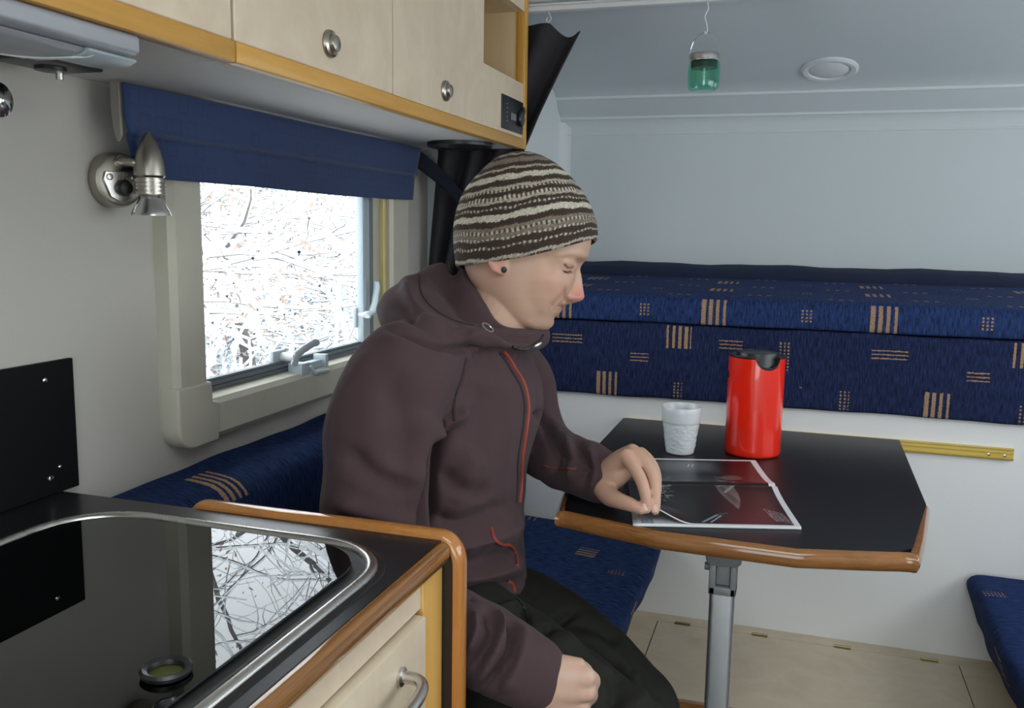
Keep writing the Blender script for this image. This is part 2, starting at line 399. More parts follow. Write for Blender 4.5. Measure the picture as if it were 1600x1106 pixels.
# ------------------------------------------------------------------ window
win = bpy.data.objects.new('window_1', None); COL.objects.link(win); win.location = (XL, 1.39, .925); win['kind'] = 'structure'; WL[win.name] = V((XL, 1.39, .925))
def rrect(y0, y1, z0, z1, r, k=6):
    pts = []
    for (cy, cz, a0) in ((y1-r, z0+r, -PI/2), (y1-r, z1-r, 0), (y0+r, z1-r, PI/2), (y0+r, z0+r, PI)):
        for i in range(k+1):
            a = a0+PI/2*i/k; pts.append((cy+r*math.cos(a), cz+r*math.sin(a)))
    return pts
def ring(m, loops):
    """loops: list of (pts2d, x) of equal length -> closed strip from the first to the last"""
    n = len(loops[0][0]); o = len(m.v); vs = [(x, p[0], p[1]) for pts, x in loops for p in pts]; L = len(loops)
    fs = [(j*n+i, j*n+(i+1) % n, ((j+1) % L)*n+(i+1) % n, ((j+1) % L)*n+i) for j in range(L) for i in range(n)]
    m.add(vs, fs)
FO = (1.030, 1.822, .927, 1.396, .035); FI = (1.108, 1.726, .993, 1.370, .012)
def off(r, d): return rrect(r[0]+d, r[1]-d, r[2]+d, r[3]-d, max(.004, r[4]-d))
m = MB(); ring(m, [(off(FO, 0), XL), (off(FO, .001), XL+.022), (off(FO, .010), XL+.030), (off(FI, -.012), XL+.030), (off(FI, -.004), XL+.024), (off(FI, 0), XL-.045)])
obj('window_frame', m, M_frame, win)
arc = [(1.0635-.035*math.cos(t), .9605-.035*math.sin(t)) for t in np.linspace(0, PI/2, 9)]
m = MB(); m.prism([(1.0285, 1.018)]+arc+[(1.119, .9255), (1.124, .984), (1.107, .988), (1.106, 1.018)], 'x', XL+.001, XL+.0335)
obj('corner_cover', m, M_frame, win, bevel=(.004, 3))
m = MB(); ring(m, [(off((1.114, 1.70, 1.004, 1.366, .02), -.016), XL-.030), (off((1.114, 1.70, 1.004, 1.366, .02), -.016), XL-.008), (off((1.114, 1.70, 1.004, 1.366, .02), -.009), XL-.004), (off((1.114, 1.70, 1.004, 1.366, .02), -.006), XL-.008), (off((1.114, 1.70, 1.004, 1.366, .02), -.003), XL-.004), (off((1.114, 1.70, 1.004, 1.366, .02), 0), XL-.012), (off((1.114, 1.70, 1.004, 1.366, .02), 0), XL-.030)])
obj('rubber_seal', m, M_seal, win)
m = MB(); m.box((XL-.026, 1.10, .99), (XL-.021, 1.72, 1.375)); obj('pane', m, M_pane, win, smooth=0)
m = MB(); m.box((XL-.012, 1.648, 1.01), (XL+.004, 1.664, 1.372)); m.box((XL-.020, 1.668, 1.01), (XL-.004, 1.695, 1.372)); obj('sash_profile', m, M_wingrey, win, bevel=(.003, 2))
m = MB(); m.box((XL+.008, 1.712, 1.0), (XL+.020, 1.7245, 1.368)); obj('yellow_strip', m, M_yellow, win, bevel=(.002, 1), label='yellowed strip inside the right window jamb')
m = MB()
for z0, z1, x in ((.9925, .9975, -.006), (.9985, .9995, -.009), (1.0005, 1.0055, -.006), (1.0065, 1.0105, -.009)): m.box((XL-.020, 1.109, z0), (XL+x, 1.70, z1))
obj('lower_sash', m, M_seal, win, smooth=0)
def latch(name, y, z, vertical=False):
    # a base plate on the pane, a pivot and a flat lever; a hooked keeper below it on the frame
    def T(dx, dy, dz): return (XL+dx, y+(dz if vertical else dy), z+(dy if vertical else dz))
    def bx(mm, a, b):
        p, q = T(*a), T(*b); mm.box(tuple(map(min, p, q)), tuple(map(max, p, q)))
    m = MB(); bx(m, (-.020, -.050, -.012), (-.010, -.008, .012)); o = obj('latch_plate', m, M_wingrey, win, bevel=(.003, 2))
    m = MB(); m.tube([T(-.012, -.022, 0), T(.016, -.022, 0)], .008, 12); obj('latch_pivot', m, M_wplast, win)
    m = MB(); m.tube([T(.014, -.024, -.014), T(.017, -.018, .004), T(.02, .0, .012), T(.022, .034, .020), T(.022, .046, .018)], [.009, .010, .008, .008, .006], 10, flat=.55)
    obj('latch_lever', m, M_wingrey, win)
latch('latch', 1.385, 1.018); latch('latch', 1.655, 1.09, True)
m = MB(); m.box((XL+.0, 1.365, .985), (XL+.028, 1.392, 1.006)); m.box((XL+.0, 1.452, .988), (XL+.026, 1.462, 1.012)); m.box((XL+.004, 1.40, .990), (XL+.02, 1.45, 1.003))
m.tube([(XL+.026, 1.395, .998), (XL+.034, 1.40, .986), (XL+.036, 1.445, .984)], .004, 8)
obj('latch_keeper', m, M_wingrey, win, bevel=(.003, 2))

# roof hatch, right and rear windows: frames and panes out of view
def simple_window(name, lo, hi, axis):
    e = bpy.data.objects.new(name, None); COL.objects.link(e); e.location = lo; e['kind'] = 'structure'; WL[e.name] = V(lo)
    t = .03; m = MB()
    a, b = [i for i in range(3) if i != axis]
    def bx(u0, u1, v0, v1, d0, d1, mm):
        p = [0, 0, 0]; q = [0, 0, 0]; p[a], q[a], p[b], q[b], p[axis], q[axis] = u0, u1, v0, v1, d0, d1; mm.box(p, q)
    u0, u1, v0, v1, d0, d1 = lo[a], hi[a], lo[b], hi[b], lo[axis], hi[axis]
    bx(u0, u0+t, v0, v1, d0, d1, m); bx(u1-t, u1, v0, v1, d0, d1, m); bx(u0+t, u1-t, v0, v0+t, d0, d1, m); bx(u0+t, u1-t, v1-t, v1, d0, d1, m)
    obj('window_frame', m, M_frame, e, smooth=0)
    m = MB(); bx(u0+t, u1-t, v0+t, v1-t, (d0+d1)/2-.002, (d0+d1)/2+.002, m); obj('pane', m, M_pane, e, smooth=0)
simple_window('window_2', (XR-.01, RW[0], RW[2]), (XR+.05, RW[1], RW[3]), 0)
simple_window('added_alcove_window', (XR-.01, AWN[0], AWN[2]), (XR+.05, AWN[1], AWN[3]), 0)  # unseen opening added for its light on the bunk and alcove
simple_window('window_3', (BW[0], YB-.05, BW[2]), (BW[1], YB+.01, BW[3]), 1)
simple_window('window_4', (RH[0], RH[2], ZC-.01), (RH[1], RH[3], ZC+.04), 2)

# ------------------------------------------------------------------ valance blind
vb = thing('window_valance', 'navy blue folded fabric valance across the top of the window', 'blind', (-.82, 1.40, 1.31))
def vfn(s, t):
    z = 1.4185-.112*t
    y = .924+.906*s-.030*t*s+.004*t+.028*max(0, t-.35)*(1-s)/.65
    lip = .004*math.exp(-((t-.52)/.03)**2)
    sag = -.006*max(0, (s-.30))*(1-s)*4*(t > .9)
    x = -.800-.006*t+lip+(.003 if t < .52 else -.001)+.002*math.sin(9*s+5*t)
    return (x, y, z+sag)
m = MB(); m.grid(vfn, 60, 40, uv=lambda s, t: (s*.925, t*.125))
o = obj('valance_fabric', m, M_val, vb, smooth=60, recalc=False); sm = o.modifiers.new('thickness', 'SOLIDIFY'); sm.thickness = .004; sm.offset = 1
m = MB(); m.prism([(-.8145, 1.4185), (-.803, 1.4185), (-.803, 1.355), (-.808, 1.348), (-.8125, 1.362), (-.8155, 1.395)], 'y', .921, .926)
m.box((-.846, 1.00, 1.404), (-.822, 1.80, 1.4185))
obj('valance_bracket', m, plain('taupe_end_cap', (.24,.22,.19), .6), vb)

# ------------------------------------------------------------------ overhead cabinets
CX = -.585
def cabinet(y0, y1, label):
    cb = thing('overhead_cabinet', label, 'cabinet', (-.70, (y0+y1)/2, 1.42)); return cb
ca = cabinet(-.3, .845, 'pale maple overhead cabinet at the top left, with the grey strip light beneath')
cb = cabinet(.847, 1.908, 'pale maple overhead cabinet with two round knobs and an open niche')
for c_, y0, y1 in ((ca, -.3, .8445), (cb, .8475, 1.906)):
    m = MB(); m.box((XL+.003, y0, 1.4225), (CX-.016, y1, 1.434)); obj('bottom_board', m, M_under, c_, smooth=0)
    m = MB(); m.box((CX-.016, y0, 1.4195), (CX+.003, y1, 1.4415)); obj('bottom_rail', m, M_beech, c_, bevel=(.002, 2))
    m = MB(); m.box((XL+.003, y0, 1.84), (CX-.016, y1, 1.858)); m.box((XL+.003, y0, 1.434), (-.84, y1, 1.84)); obj('back_board', m, M_niche, c_, smooth=0)
def door(c_, y0, y1):
    m = MB(); m.box((CX-.016, y0, 1.4425), (CX, y1, 1.855)); return obj('door', m, M_maple, c_, bevel=(.0012, 1))
door(ca, -.30, .18); door(ca, .182, .843)
d1 = door(cb, .8485, 1.2375)
m = MB()
m.prism([(1.2395, 1.4425), (1.888, 1.4425), (1.888, 1.556), (1.634, 1.556), (1.634, 1.705), (1.888, 1.705), (1.888, 1.855), (1.2395, 1.855)], 'x', CX-.016, CX)
d2 = obj('niche_front', m, M_maple, cb, smooth=0)
m = MB(); m.box((-.72, 1.634, 1.545), (CX-.016, 1.885, 1.556)); m.box((-.73, 1.62, 1.50), (-.72, 1.888, 1.72)); m.box((-.72, 1.622, 1.545), (CX-.016, 1.634, 1.716)); m.box((-.72, 1.634, 1.705), (CX-.016, 1.885, 1.716)); m.box((-.72, 1.8845, 1.545), (-.604, 1.8858, 1.716))
obj('niche_lining', m, M_niche, cb, smooth=0)
m = MB(); m.box((XL+.003, 1.886, 1.434), (CX-.016, 1.906, 1.855)); obj('end_board', m, M_beechv, cb, smooth=0)
m = MB(); m.box((CX-.016, 1.888, 1.4195), (CX+.004, 1.909, 1.855)); obj('end_post', m, M_beechv, cb, bevel=(.003, 2))
def knob(par, y, z, r=.0155):
    m = MB(); m.lathe([(r*1.0, -.001), (r*1.06, .002), (r*1.0, .0050), (r*.80, .0070), (r*.66, .0064), (r*.64, .0100), (r*.60, .0118), (r*.4, .0130), (.001, .0134)], (CX, y, z), 28, (1, 0, 0))
    return obj('knob', m, M_nickel, par)
knob(d1, 1.05, 1.478, .0165); knob(d2, 1.442, 1.477, .0165)
# black control panel at the end of the cabinet
cp = thing('control_panel', 'small black switch panel set in the end of the overhead cabinet', 'switch panel', (CX, 1.81, 1.449))
m = MB(); m.box((CX-.003, 1.742, 1.449), (CX+.004, 1.880, 1.516)); obj('panel_body', m, M_bplast, cp, bevel=(.002, 2))
m = MB(); m.lathe([(.0165, 0), (.0165, .005), (.014, .008), (.001, .0085)], (CX+.004, 1.852, 1.479), 20, (1, 0, 0)); obj('dial', m, M_bplast, cp)
m = MB(); m.lathe([(.008, 0), (.008, .006), (.001, .0065)], (CX+.004, 1.868, 1.497), 16, (1, 0, 0)); obj('button', m, M_bplast, cp)
for k in range(3):
    m = MB(); m.box((CX+.004, 1.792+.012*k, 1.470), (CX+.0065, 1.800+.012*k, 1.485)); obj('switch', m, M_gplast, cp, bevel=(.001, 1))
m = MB()
for k in range(5): m.box((CX+.004, 1.768, 1.465+.0085*k), (CX+.0043, 1.771, 1.4665+.0085*k))
obj('mark_row', m, M_wplast, cp, smooth=0)
# loudspeaker under the cabinet
sp = thing('cabinet_speaker', 'round black loudspeaker on the underside of the overhead cabinet', 'speaker', (-.682, 1.765, 1.411))
m = MB(); m.lathe([(.001, .006), (.055, .001), (.064, .001), (.0675, .004), (.068, .0115)], (-.682, 1.765, 1.411), 40); obj('speaker_rim', m, M_bplast, sp)
m = MB()
for r in (.012, .024, .036, .048): m.lathe([(r, .0025), (r+.004, .0005), (r+.008, .0025), (r+.004, .0045)], (-.682, 1.765, 1.411), 40, cap=False)
obj('speaker_grille', m, M_bplast, sp)

# strip lamp under the left cabinet
sl = thing('strip_light', 'long grey plastic strip light under the left overhead cabinet', 'lamp', (-.645, .5, 1.375))
m = MB(); m.prism([(-.715, 1.4192), (-.590, 1.4192), (-.588, 1.416), (-.588, 1.4035), (-.593, 1.4012), (-.705, 1.4012), (-.715, 1.406)], 'y', -.1, .705); obj('lamp_housing', m, M_lplast, sl, bevel=(.002, 2))
m = MB(); m.prism([(-.690, 1.4010), (-.606, 1.4010), (-.604, 1.3985), (-.612, 1.3945), (-.640, 1.3925), (-.672, 1.3930), (-.688, 1.3965)], 'y', -.1, .655); obj('diffuser', m, M_lplast, sl, bevel=(.002, 2))
m = MB(); m.prism([(-.664, 1.4010), (-.602, 1.4010), (-.600, 1.3980), (-.610, 1.3935), (-.640, 1.3930), (-.660, 1.3965)], 'y', .656, .716); obj('end_cap', m, M_wingrey, sl, bevel=(.003, 3))
m = MB(); m.tube(spline([(-.604, .668, 1.3985), (-.609, .664, 1.3945), (-.622, .655, 1.3925), (-.644, .650, 1.3920), (-.662, .642, 1.3925), (-.676, .625, 1.3935)], 6), .0012, 6); obj('curved_bead', m, M_wplast, sl)
# black socket strip behind it
bs = thing('ceiling_socket', 'flat black socket plate on the cabinet underside behind the strip light', 'socket', (-.77, .78, 1.408))
m = MB(); m.box((-.802, .735, 1.412), (-.740, .828, 1.4192)); obj('socket_plate', m, M_bplast, bs, bevel=(.002, 2))
m = MB(); m.lathe([(.016, 0), (.016, -.003), (.012, -.004), (.001, -.004)], (-.776, .79, 1.412), 20); obj('socket_ring', m, M_bplast, bs)
m = MB(); m.tube([(-.780, .806, 1.410), (-.780, .806, 1.402)], .004, 10); obj('switch_pin', m, M_steel, bs)
# chrome wall hook at the very left
hk = thing('chrome_wall_knob', 'shiny chrome round knob on the wall at the left picture edge', 'hook', (XL, .787, 1.36))
m = MB(); m.lathe([(.024, 0), (.024, .004), (.010, .008), (.008, .02), (.016, .028), (.021, .036), (.018, .046), (.008, .051), (.001, .052)], (XL, .748, 1.374), 28, (1, 0, 0)); obj('hook_body', m, M_chrome, hk)

# ------------------------------------------------------------------ reading lamp
rl = thing('reading_lamp', 'brushed metal bullet spotlight on a round wall base beside the window', 'lamp', (XL, .955, 1.26))
bc = V((XL, .952, 1.302)); ax = V((1, -.38, 0)).normalized()
m = MB(); m.lathe([(.034, 0), (.035, .004), (.0345, .022), (.032, .028), (.028, .030), (.001, .030)], bc, 40, ax); obj('lamp_base', m, M_nickel, rl)
fc = bc+ax*.0305
m = MB(); m.prism([(-.022, .010), (.020, .012), (.023, .002), (.016, -.020), (0, -.030), (-.016, -.022), (-.025, 0)], 'z', 0, .003)
q = V((0,0,1)).rotation_difference(ax); rot = Matrix.Rotation(0, 3, 'Z')
yv = V((0, 1, 0)); yv = (yv-ax*yv.dot(ax)).normalized(); zv = V((0,0,1))
def lampf(mm, h=0): mm.v = [tuple(fc+yv*p[0]+zv*p[1]+ax*(p[2]+h)) for p in mm.v]; return mm
obj('face_plate', lampf(m), M_steel, rl, bevel=(.001, 1))
m = MB(); m.lathe([(.010, 0), (.0105, .005), (.008, .010), (.001, .012)], (0, -.010, .003), 20)
obj('switch_button', lampf(m), M_bplast, rl)
for yy in (-.017, .0165):
    m = MB(); m.lathe([(.0042, 0), (.0042, .0012), (.0026, .0016), (.0024, .0008), (.0003, .0008)], (yy, .003, .003), 12); obj('screw', lampf(m), M_chrome, rl)
hc = V((-.783, .947, 1.3045)); tl = V((.0, .0, 1)).normalized()
m = MB(); m.tube([fc+zv*.022-ax*.012, fc+zv*.023+ax*.004], .0085, 14); m.tube([fc+zv*.023+ax*.004, fc+zv*.022+ax*.018, fc+zv*.021+ax*.027+V((0, .003, 0)), hc+zv*.012], [.0066, .0064, .0060, .0055], 12); obj('lamp_arm', m, M_nickel, rl)
prof = [(.0115, -.022)]
for k in range(4): prof += [(.0185, -.018+.005*k-.0018), (.0185, -.018+.005*k+.0012), (.0165, -.018+.005*k+.0016), (.0165, -.018+.005*k+.0030)]
prof += [(.0190, .003), (.0186, .012), (.0172, .022), (.0145, .033), (.0105, .043), (.006, .0515), (.0022, .056), (.0003, .0575)]
m = MB(); m.lathe(prof, hc, 32, tl); obj('lamp_head', m, M_nickel, rl)
m = MB(); m.lathe([(.0125, -.022), (.0165, -.030), (.0215, -.039), (.0240, -.0445), (.0245, -.0465), (.0225, -.0455), (.0195, -.038), (.0145, -.029), (.010, -.024)], hc, 36, tl, cap=False); obj('reflector', m, metal('lamp_reflector', (.78,.80,.80), .22), rl)
m = MB(); m.lathe([(.0005, -.026), (.004, -.027), (.005, -.034), (.003, -.040), (.0005, -.041)], hc, 14, tl); obj('bulb', m, M_wplast, rl)

# ------------------------------------------------------------------ curtain, tie, curtain rail, hanging jar, downlight
rail = thing('curtain_rail', 'white curtain rail running along the alcove ceiling edge', 'rail', (.1, 1.935, 1.712))
m = MB(); m.box((-.72, 1.925, 1.713), (.9, 1.947, 1.724)); m.box((-.72, 1.922, 1.724), (.9, 1.950, 1.7285)); obj('rail_profile', m, M_wplast, rail, bevel=(.0015, 1))
for x in (-.545, -.605):
    m = MB(); m.tube(spline([(x, 1.936, 1.713), (x+.004, 1.936, 1.704), (x+.006, 1.936, 1.698), (x, 1.936, 1.692), (x-.005, 1.936, 1.697), (x-.001, 1.936, 1.702)], 5), .0013, 6); obj('glider_hook', m, M_wplast, rail)
ct = thing('alcove_curtain', 'dark grey curtain gathered at the end of the overhead cabinet', 'curtain', (-.70, 1.945, .93))
ks = [(0, -.83, -.474), (.12, -.825, -.515), (.36, -.812, -.594), (.72, -.832, -.705), (.85, -.835, -.735), (1.0, -.838, -.725)]
def lerpk(t, i):
    for a, b in zip(ks, ks[1:]):
        if t <= b[0]: u = (t-a[0])/(b[0]-a[0]); return a[i]+(b[i]-a[i])*u
    return ks[-1][i]
def cfn(s, t):
    xl, xr = lerpk(t, 1), lerpk(t, 2)
    z = 1.690-.76*t-.016*math.sin(PI*min(1, max(0, (s-.81)/.19)))*max(0, 1-t*3)+(-.02*max(0, (s-.8))/.2*max(0, 1-4*t))
    x = xl+(xr-xl)*s
    amp = .012+.010*math.sin(PI*t)
    y = 1.948+amp*.8*math.sin(s*PI*7+.6+2*t)+.004*math.sin(s*29+t*7)
    return (x, y, z)
m = MB(); m.grid(cfn, 110, 70); o = obj('curtain_cloth', m, M_curt, ct, smooth=80, recalc=False); sm = o.modifiers.new('thickness', 'SOLIDIFY'); sm.thickness = .003
m = MB(); m.grid(lambda s, t: (-.848+.145*s+.006*math.sin(4*s), 1.905+.012*math.sin(s*3)-.0*t, 1.432-.13*s+(-.045+.01*s)*t), 24, 6); o = obj('curtain_tie', m, M_tie, ct, smooth=80, recalc=False, label='navy band holding the curtain back'); sm = o.modifiers.new('thickness', 'SOLIDIFY'); sm.thickness = .004

jr = thing('hanging_jar', 'small green glass lantern jar hanging on a wire from the curtain rail', 'lantern', (-.208, 1.936, 1.535))
JC = V((-.2085, 1.936, 1.536))
m = MB(); m.lathe([(.024, 0), (.030, .003), (.0325, .009), (.033, .02), (.033, .052), (.0315, .058), (.0295, .061), (.0295, .064), (.0285, .064), (.0283, .060), (.0305, .056), (.0315, .050), (.0315, .02), (.030, .010), (.026, .006), (.001, .005)], JC, 40, cap=False); m.lathe([(.0005, .0), (.024, 0)], JC, 40, cap=False); obj('jar_glass', m, M_greenglass, jr)
m = MB(); m.lathe([(.029, .062), (.0305, .064), (.0305, .070), (.0295, .074), (.027, .0765), (.001, .077)], JC, 40); obj('jar_lid', m, metal('zinc_lid', (.55,.54,.54), .35), jr)
m = MB(); m.lathe([(.0268, .047), (.0268, .060), (.001, .0605)], JC, 32); obj('solar_insert', m, M_bplast, jr)
m = MB(); m.tube([JC+V((0,0,.047)), JC+V((0,0,.012))], .0022, 8); obj('light_stem', m, M_wplast, jr)
m = MB(); m.tube([JC+V((.0315*math.cos(a), .0315*math.sin(a), .061)) for a in np.linspace(0, 2*PI, 32)[:-1]], .0014, 6, closed=True)
m.tube(spline([JC+V((-.032, 0, .061)), JC+V((-.030, 0, .085)), JC+V((-.020, 0, .108)), JC+V((0, 0, .119)), JC+V((.020, 0, .108)), JC+V((.030, 0, .085)), JC+V((.032, 0, .061))], 6), .0011, 6); obj('wire_handle', m, M_chrome, jr)
m = MB(); m.tube(spline([JC+V((0,0,.179)), JC+V((.003,0,.165)), JC+V((-.003,0,.15)), JC+V((.001,0,.135)), JC+V((.003,0,.122)), JC+V((0,0,.116)), JC+V((-.003,0,.121))], 6), .0013, 6); obj('hanger_hook', m, M_wplast, jr)

def ceil_z(y): return 1.628+(1.726-1.628)*(AY-.12-y)/(AY-.12-1.99)
lc = V((.045, 2.335, ceil_z(2.335))); ln = V((0, -.098, -.39)).normalized(); ln = V((0, -.24, -.97)).normalized()
dl = thing('ceiling_downlight', 'round white recessed light in the alcove ceiling', 'ceiling light', lc)
m = MB(); m.lathe([(.066, -.003), (.066, .003), (.060, .007), (.050, .006), (.047, .001), (.047, -.003)], lc, 40, ln); obj('light_ring', m, M_wplast, dl)
m = MB(); m.lathe([(.047, .001), (.040, .006), (.02, .009), (.001, .010)], lc, 40, ln); obj('lens', m, M_wplast, dl)

# ------------------------------------------------------------------ cushions
def cushion(prof, axis, a, b, endr=.03, n=40, puff=.002, seed=1, u0=None):
    """prof: closed loop (p,q) in the plane across axis; u runs along axis in metres, v along the profile"""
    m = MB(); prof = [np.array(p) for p in prof]; c = sum(prof)/len(prof); k = len(prof)
    L = [0.0]
    for i in range(k): L.append(L[-1]+float(np.linalg.norm(prof[(i+1) % k]-prof[i])))
    st = [(a+endr*(1-math.cos(t)), endr*(1-math.sin(t))) for t in np.linspace(0, PI/2, 6)]
    st = st+[(a+endr+(b-a-2*endr)*i/n, 0) for i in range(1, n)]+[(b-(s-a), e) for s, e in reversed(st)]
    rnd = random.Random(seed); ph = [rnd.uniform(0, 6) for _ in range(6)]
    rings = []
    for s, e in st:
        row = []
        for i, p in enumerate(prof):
            d = p-c; nrm = np.linalg.norm(d); q = p-d/nrm*min(e, nrm*.6)
            q = q+d/nrm*puff*(math.sin(17*s+ph[0]+3*L[i]*9)+.6*math.sin(41*s+ph[1]+L[i]*23))*(1 if e == 0 else .3)
            row.append((s, q[0], q[1]) if axis == 'x' else (q[0], s, q[1]))
        rings.append(row)
    vs = [p for r in rings for p in r]; fs = []; uv = []
    for j in range(len(rings)-1):
        for i in range(k):
            i2 = (i+1) % k
            fs.append((j*k+i, j*k+i2, (j+1)*k+i2, (j+1)*k+i)); uv.append([(st[j][0], L[i]), (st[j][0], L[i+1]), (st[j+1][0], L[i+1]), (st[j+1][0], L[i])])
    for base, s in ((0, st[0][0]), ((len(rings)-1)*k, st[-1][0])):
        f = tuple(base+i for i in range(k)); fs.append(f); uv.append([(prof[i][0], prof[i][1]+.06) for i in range(k)])
    m.add(vs, fs, uv); return m
def rounded(pts, r, k=5):
    """polygon with rounded corners; r may be a list"""
    out = []; n = len(pts); pts = [np.array(p, float) for p in pts]
    for i, p in enumerate(pts):
        ri = r[i] if isinstance(r, (list, tuple)) else r
        a, b = pts[i-1], pts[(i+1) % n]; da, db = (a-p)/np.linalg.norm(a-p), (b-p)/np.linalg.norm(b-p)
        for j in range(k+1):
            t = j/k; q0 = p+da*ri; q1 = p+db*ri
            out.append(tuple((1-t)**2*q0+2*t*(1-t)*p+t*t*q1))
    # resample long edges
    res = []
    for i in range(len(out)):
        p, q = np.array(out[i]), np.array(out[(i+1) % len(out)]); d = np.linalg.norm(q-p)
        if d < 1e-6: continue
        nn = max(1, int(d/.03))
        for j in range(nn): res.append(tuple(p+(q-p)*j/nn))
    return res
# bunk: lower front cushion, mattress, bolster (profile order: front bottom -> up -> back)
p = rounded([(1.897, .890), (1.897, 1.052), (1.955, 1.052), (1.955, .890)], [.008, .010, .01, .01]); 
o = obj('bunk_front_cushion', cushion(p, 'x', -.655, 1.01, .015, 60, .0012, 3), M_flap, smooth=50); tag(o, 'navy patterned upright cushion below the mattress, along the bunk edge', 'cushion')
p = rounded([(1.895, 1.054), (1.893, 1.112), (2.42, 1.128), (2.42, 1.054)], [.008, .034, .02, .01])
o = obj('bunk_mattress', cushion(p, 'x', -.655, 1.01, .02, 60, .0018, 5), M_matt, smooth=50); tag(o, 'navy patterned mattress lying on the bunk in the alcove', 'mattress')
p = rounded([(2.425, 1.06), (2.425, 1.150), (2.495, 1.165), (2.495, 1.06)], [.01, .02, .02, .01])
o = obj('bunk_bolster', cushion(p, 'x', -.655, 1.01, .02, 40, .002, 6), plain('plain_navy_cloth', (.012,.018,.05), .9, .2, 60, bump=.3, bscale=700), smooth=50); tag(o, 'thin dark blue bolster along the back wall of the bunk', 'cushion')
# left bench
p = rounded([(-.27, .485), (-.238, .588), (-.72, .600), (-.72, .485)], [.02, .036, .02, .02])
o = obj('seat_cushion', cushion(p, 'y', .895, 1.910, .02, 50, .003, 8), M_seat, smooth=50); tag(o, 'navy patterned seat cushion that the man is sitting on', 'cushion')
m = MB(); m.box((XL, .89, ZF), (-.32, YF, .470)); o = obj('bench_box', m, M_maplef, smooth=0); tag(o, 'pale wooden bench box under the left seat cushion', 'bench')
p = rounded([(-.715, .600), (-.735, .885), (-.846, .895), (-.846, .60)], [.02, .045, .012, .02])
o = obj('backrest_cushion', cushion(p, 'y', .895, 1.910, .02, 50, .0012, 9), M_back, smooth=50); tag(o, 'dark navy backrest cushion along the wall below the window', 'cushion')
# right bench
p = rounded([(.385, .470), (.350, .583), (1.0, .583), (1.0, .470)], [.02, .030, .02, .02])
o = obj('seat_cushion', cushion(p, 'y', .70, 1.905, .02, 50, .0025, 12), M_seatr, smooth=50); tag(o, 'navy seat cushion at the lower right corner of the picture', 'cushion')
m = MB(); m.box((.43, .70, ZF), (XR, YF, .455)); o = obj('bench_box', m, M_maplef, smooth=0); tag(o, 'pale wooden bench box under the right seat cushion', 'bench')

# ------------------------------------------------------------------ table
TZ = .84
tb = thing('dining_table', 'black topped table with a varnished wooden edge and one metal leg', 'table', (-.07, 1.55, ZF))
OUT = [(-.346, 1.905), (-.346, 1.45), (-.316, 1.246), (-.296, 1.222), (-.161, 1.185), (.020, 1.178), (.150, 1.212), (.172, 1.236), (.2085, 1.452), (.2145, 1.905)]
def inset(poly, d):
    n = len(poly); res = []
    for i in range(n):
        p, a, b = V(poly[i]), V(poly[i-1]), V(poly[(i+1) % n])
        e1, e2 = (p-a).normalized(), (b-p).normalized(); n1, n2 = V((-e1.y, e1.x)), V((-e2.y, e2.x)); bis = (n1+n2); bis = bis/max(.3, bis.length_squared)*2
        res.append(tuple(p+bis*d))
    return res
IN = inset(OUT, .006); IN[0], IN[1], IN[-2], IN[-1] = OUT[0], OUT[1], OUT[-2], OUT[-1]; IN[0] = (IN[0][0], 1.907); IN[-1] = (IN[-1][0], 1.907)
m = MB(); m.prism(IN, 'z', TZ-.024, TZ); obj('table_top', m, M_table, tb, smooth=0)
# oak edge band: bullnose swept from the back left corner round the front
path = [OUT[0]]+spline(OUT[1:5], 5)+spline(OUT[5:9], 5)+[OUT[9]]
path = [OUT[1]]+spline([OUT[1], OUT[2], OUT[3], OUT[4]], 4)[1:-1]+[OUT[4], OUT[5]]+spline([OUT[5], OUT[6], OUT[7], OUT[8]], 4)[1:-1]+[OUT[8]]
nose = [(.007, -.0005), (.002, -.0002), (-.003, -.003), (-.0055, -.009), (-.0055, -.017), (-.003, -.023), (.002, -.026), (.007, -.0265)]
offs = [inset(path, d) for d, _ in nose]
vs = []; fs = []; npth = len(path); nn = len(nose)
for i in range(npth):
    for j, (d, z) in enumerate(nose):
        x, y = offs[j][i]
        if i in (0, npth-1): x, y = path[i][0]+(d if i == 0 else -d), path[i][1]
        vs.append((x, y, TZ+z))
for i in range(npth-1):
    for j in range(nn): fs.append((i*nn+j, i*nn+(j+1) % nn, (i+1)*nn+(j+1) % nn, (i+1)*nn+j))
m = MB(); m.add(vs, fs); obj('edge_band', m, M_cherry, tb, smooth=60)
LX, LY = -.074, 1.222
m = MB(); m.prism([(x+LX, y+LY) for x, y in rounded([(-.017, -.015), (.017, -.015), (.017, .015), (-.017, .015)], .007)], 'z', ZF, .752); lg = obj('leg', m, M_alu, tb)
m = MB(); m.prism([(LX-.025, TZ-.026), (LX+.025, TZ-.026), (LX+.024, .800), (LX+.017, .795), (LX-.018, .795), (LX-.023, .800)], 'y', LY-.022, LY+.022); obj('leg_bracket', m, M_gplast, tb, bevel=(.003, 2))
m = MB(); m.box((LX-.0185, LY-.018, .752), (LX-.009, LY+.018, .7955)); m.box((LX+.010, LY-.018, .752), (LX+.0185, LY+.018, .7955)); m.box((LX-.009, LY-.012, .765), (LX+.010, LY+.012, .7955)); m.box((LX-.0185, LY-.018, .752), (LX+.0185, LY+.018, .764)); obj('leg_joint', m, M_gplast, tb, bevel=(.002, 2))
m = MB(); m.tube([(LX-.019, LY, .786), (LX-.026, LY, .786)], .0055, 12); obj('release_button', m, M_gplast, tb)
m = MB(); m.prism(rounded([(LX-.03, LY-.03), (LX+.03, LY-.03), (LX+.03, LY+.03), (LX-.03, LY+.03)], .01), 'z', ZF, ZF+.012); obj('foot', m, M_gplast, tb)
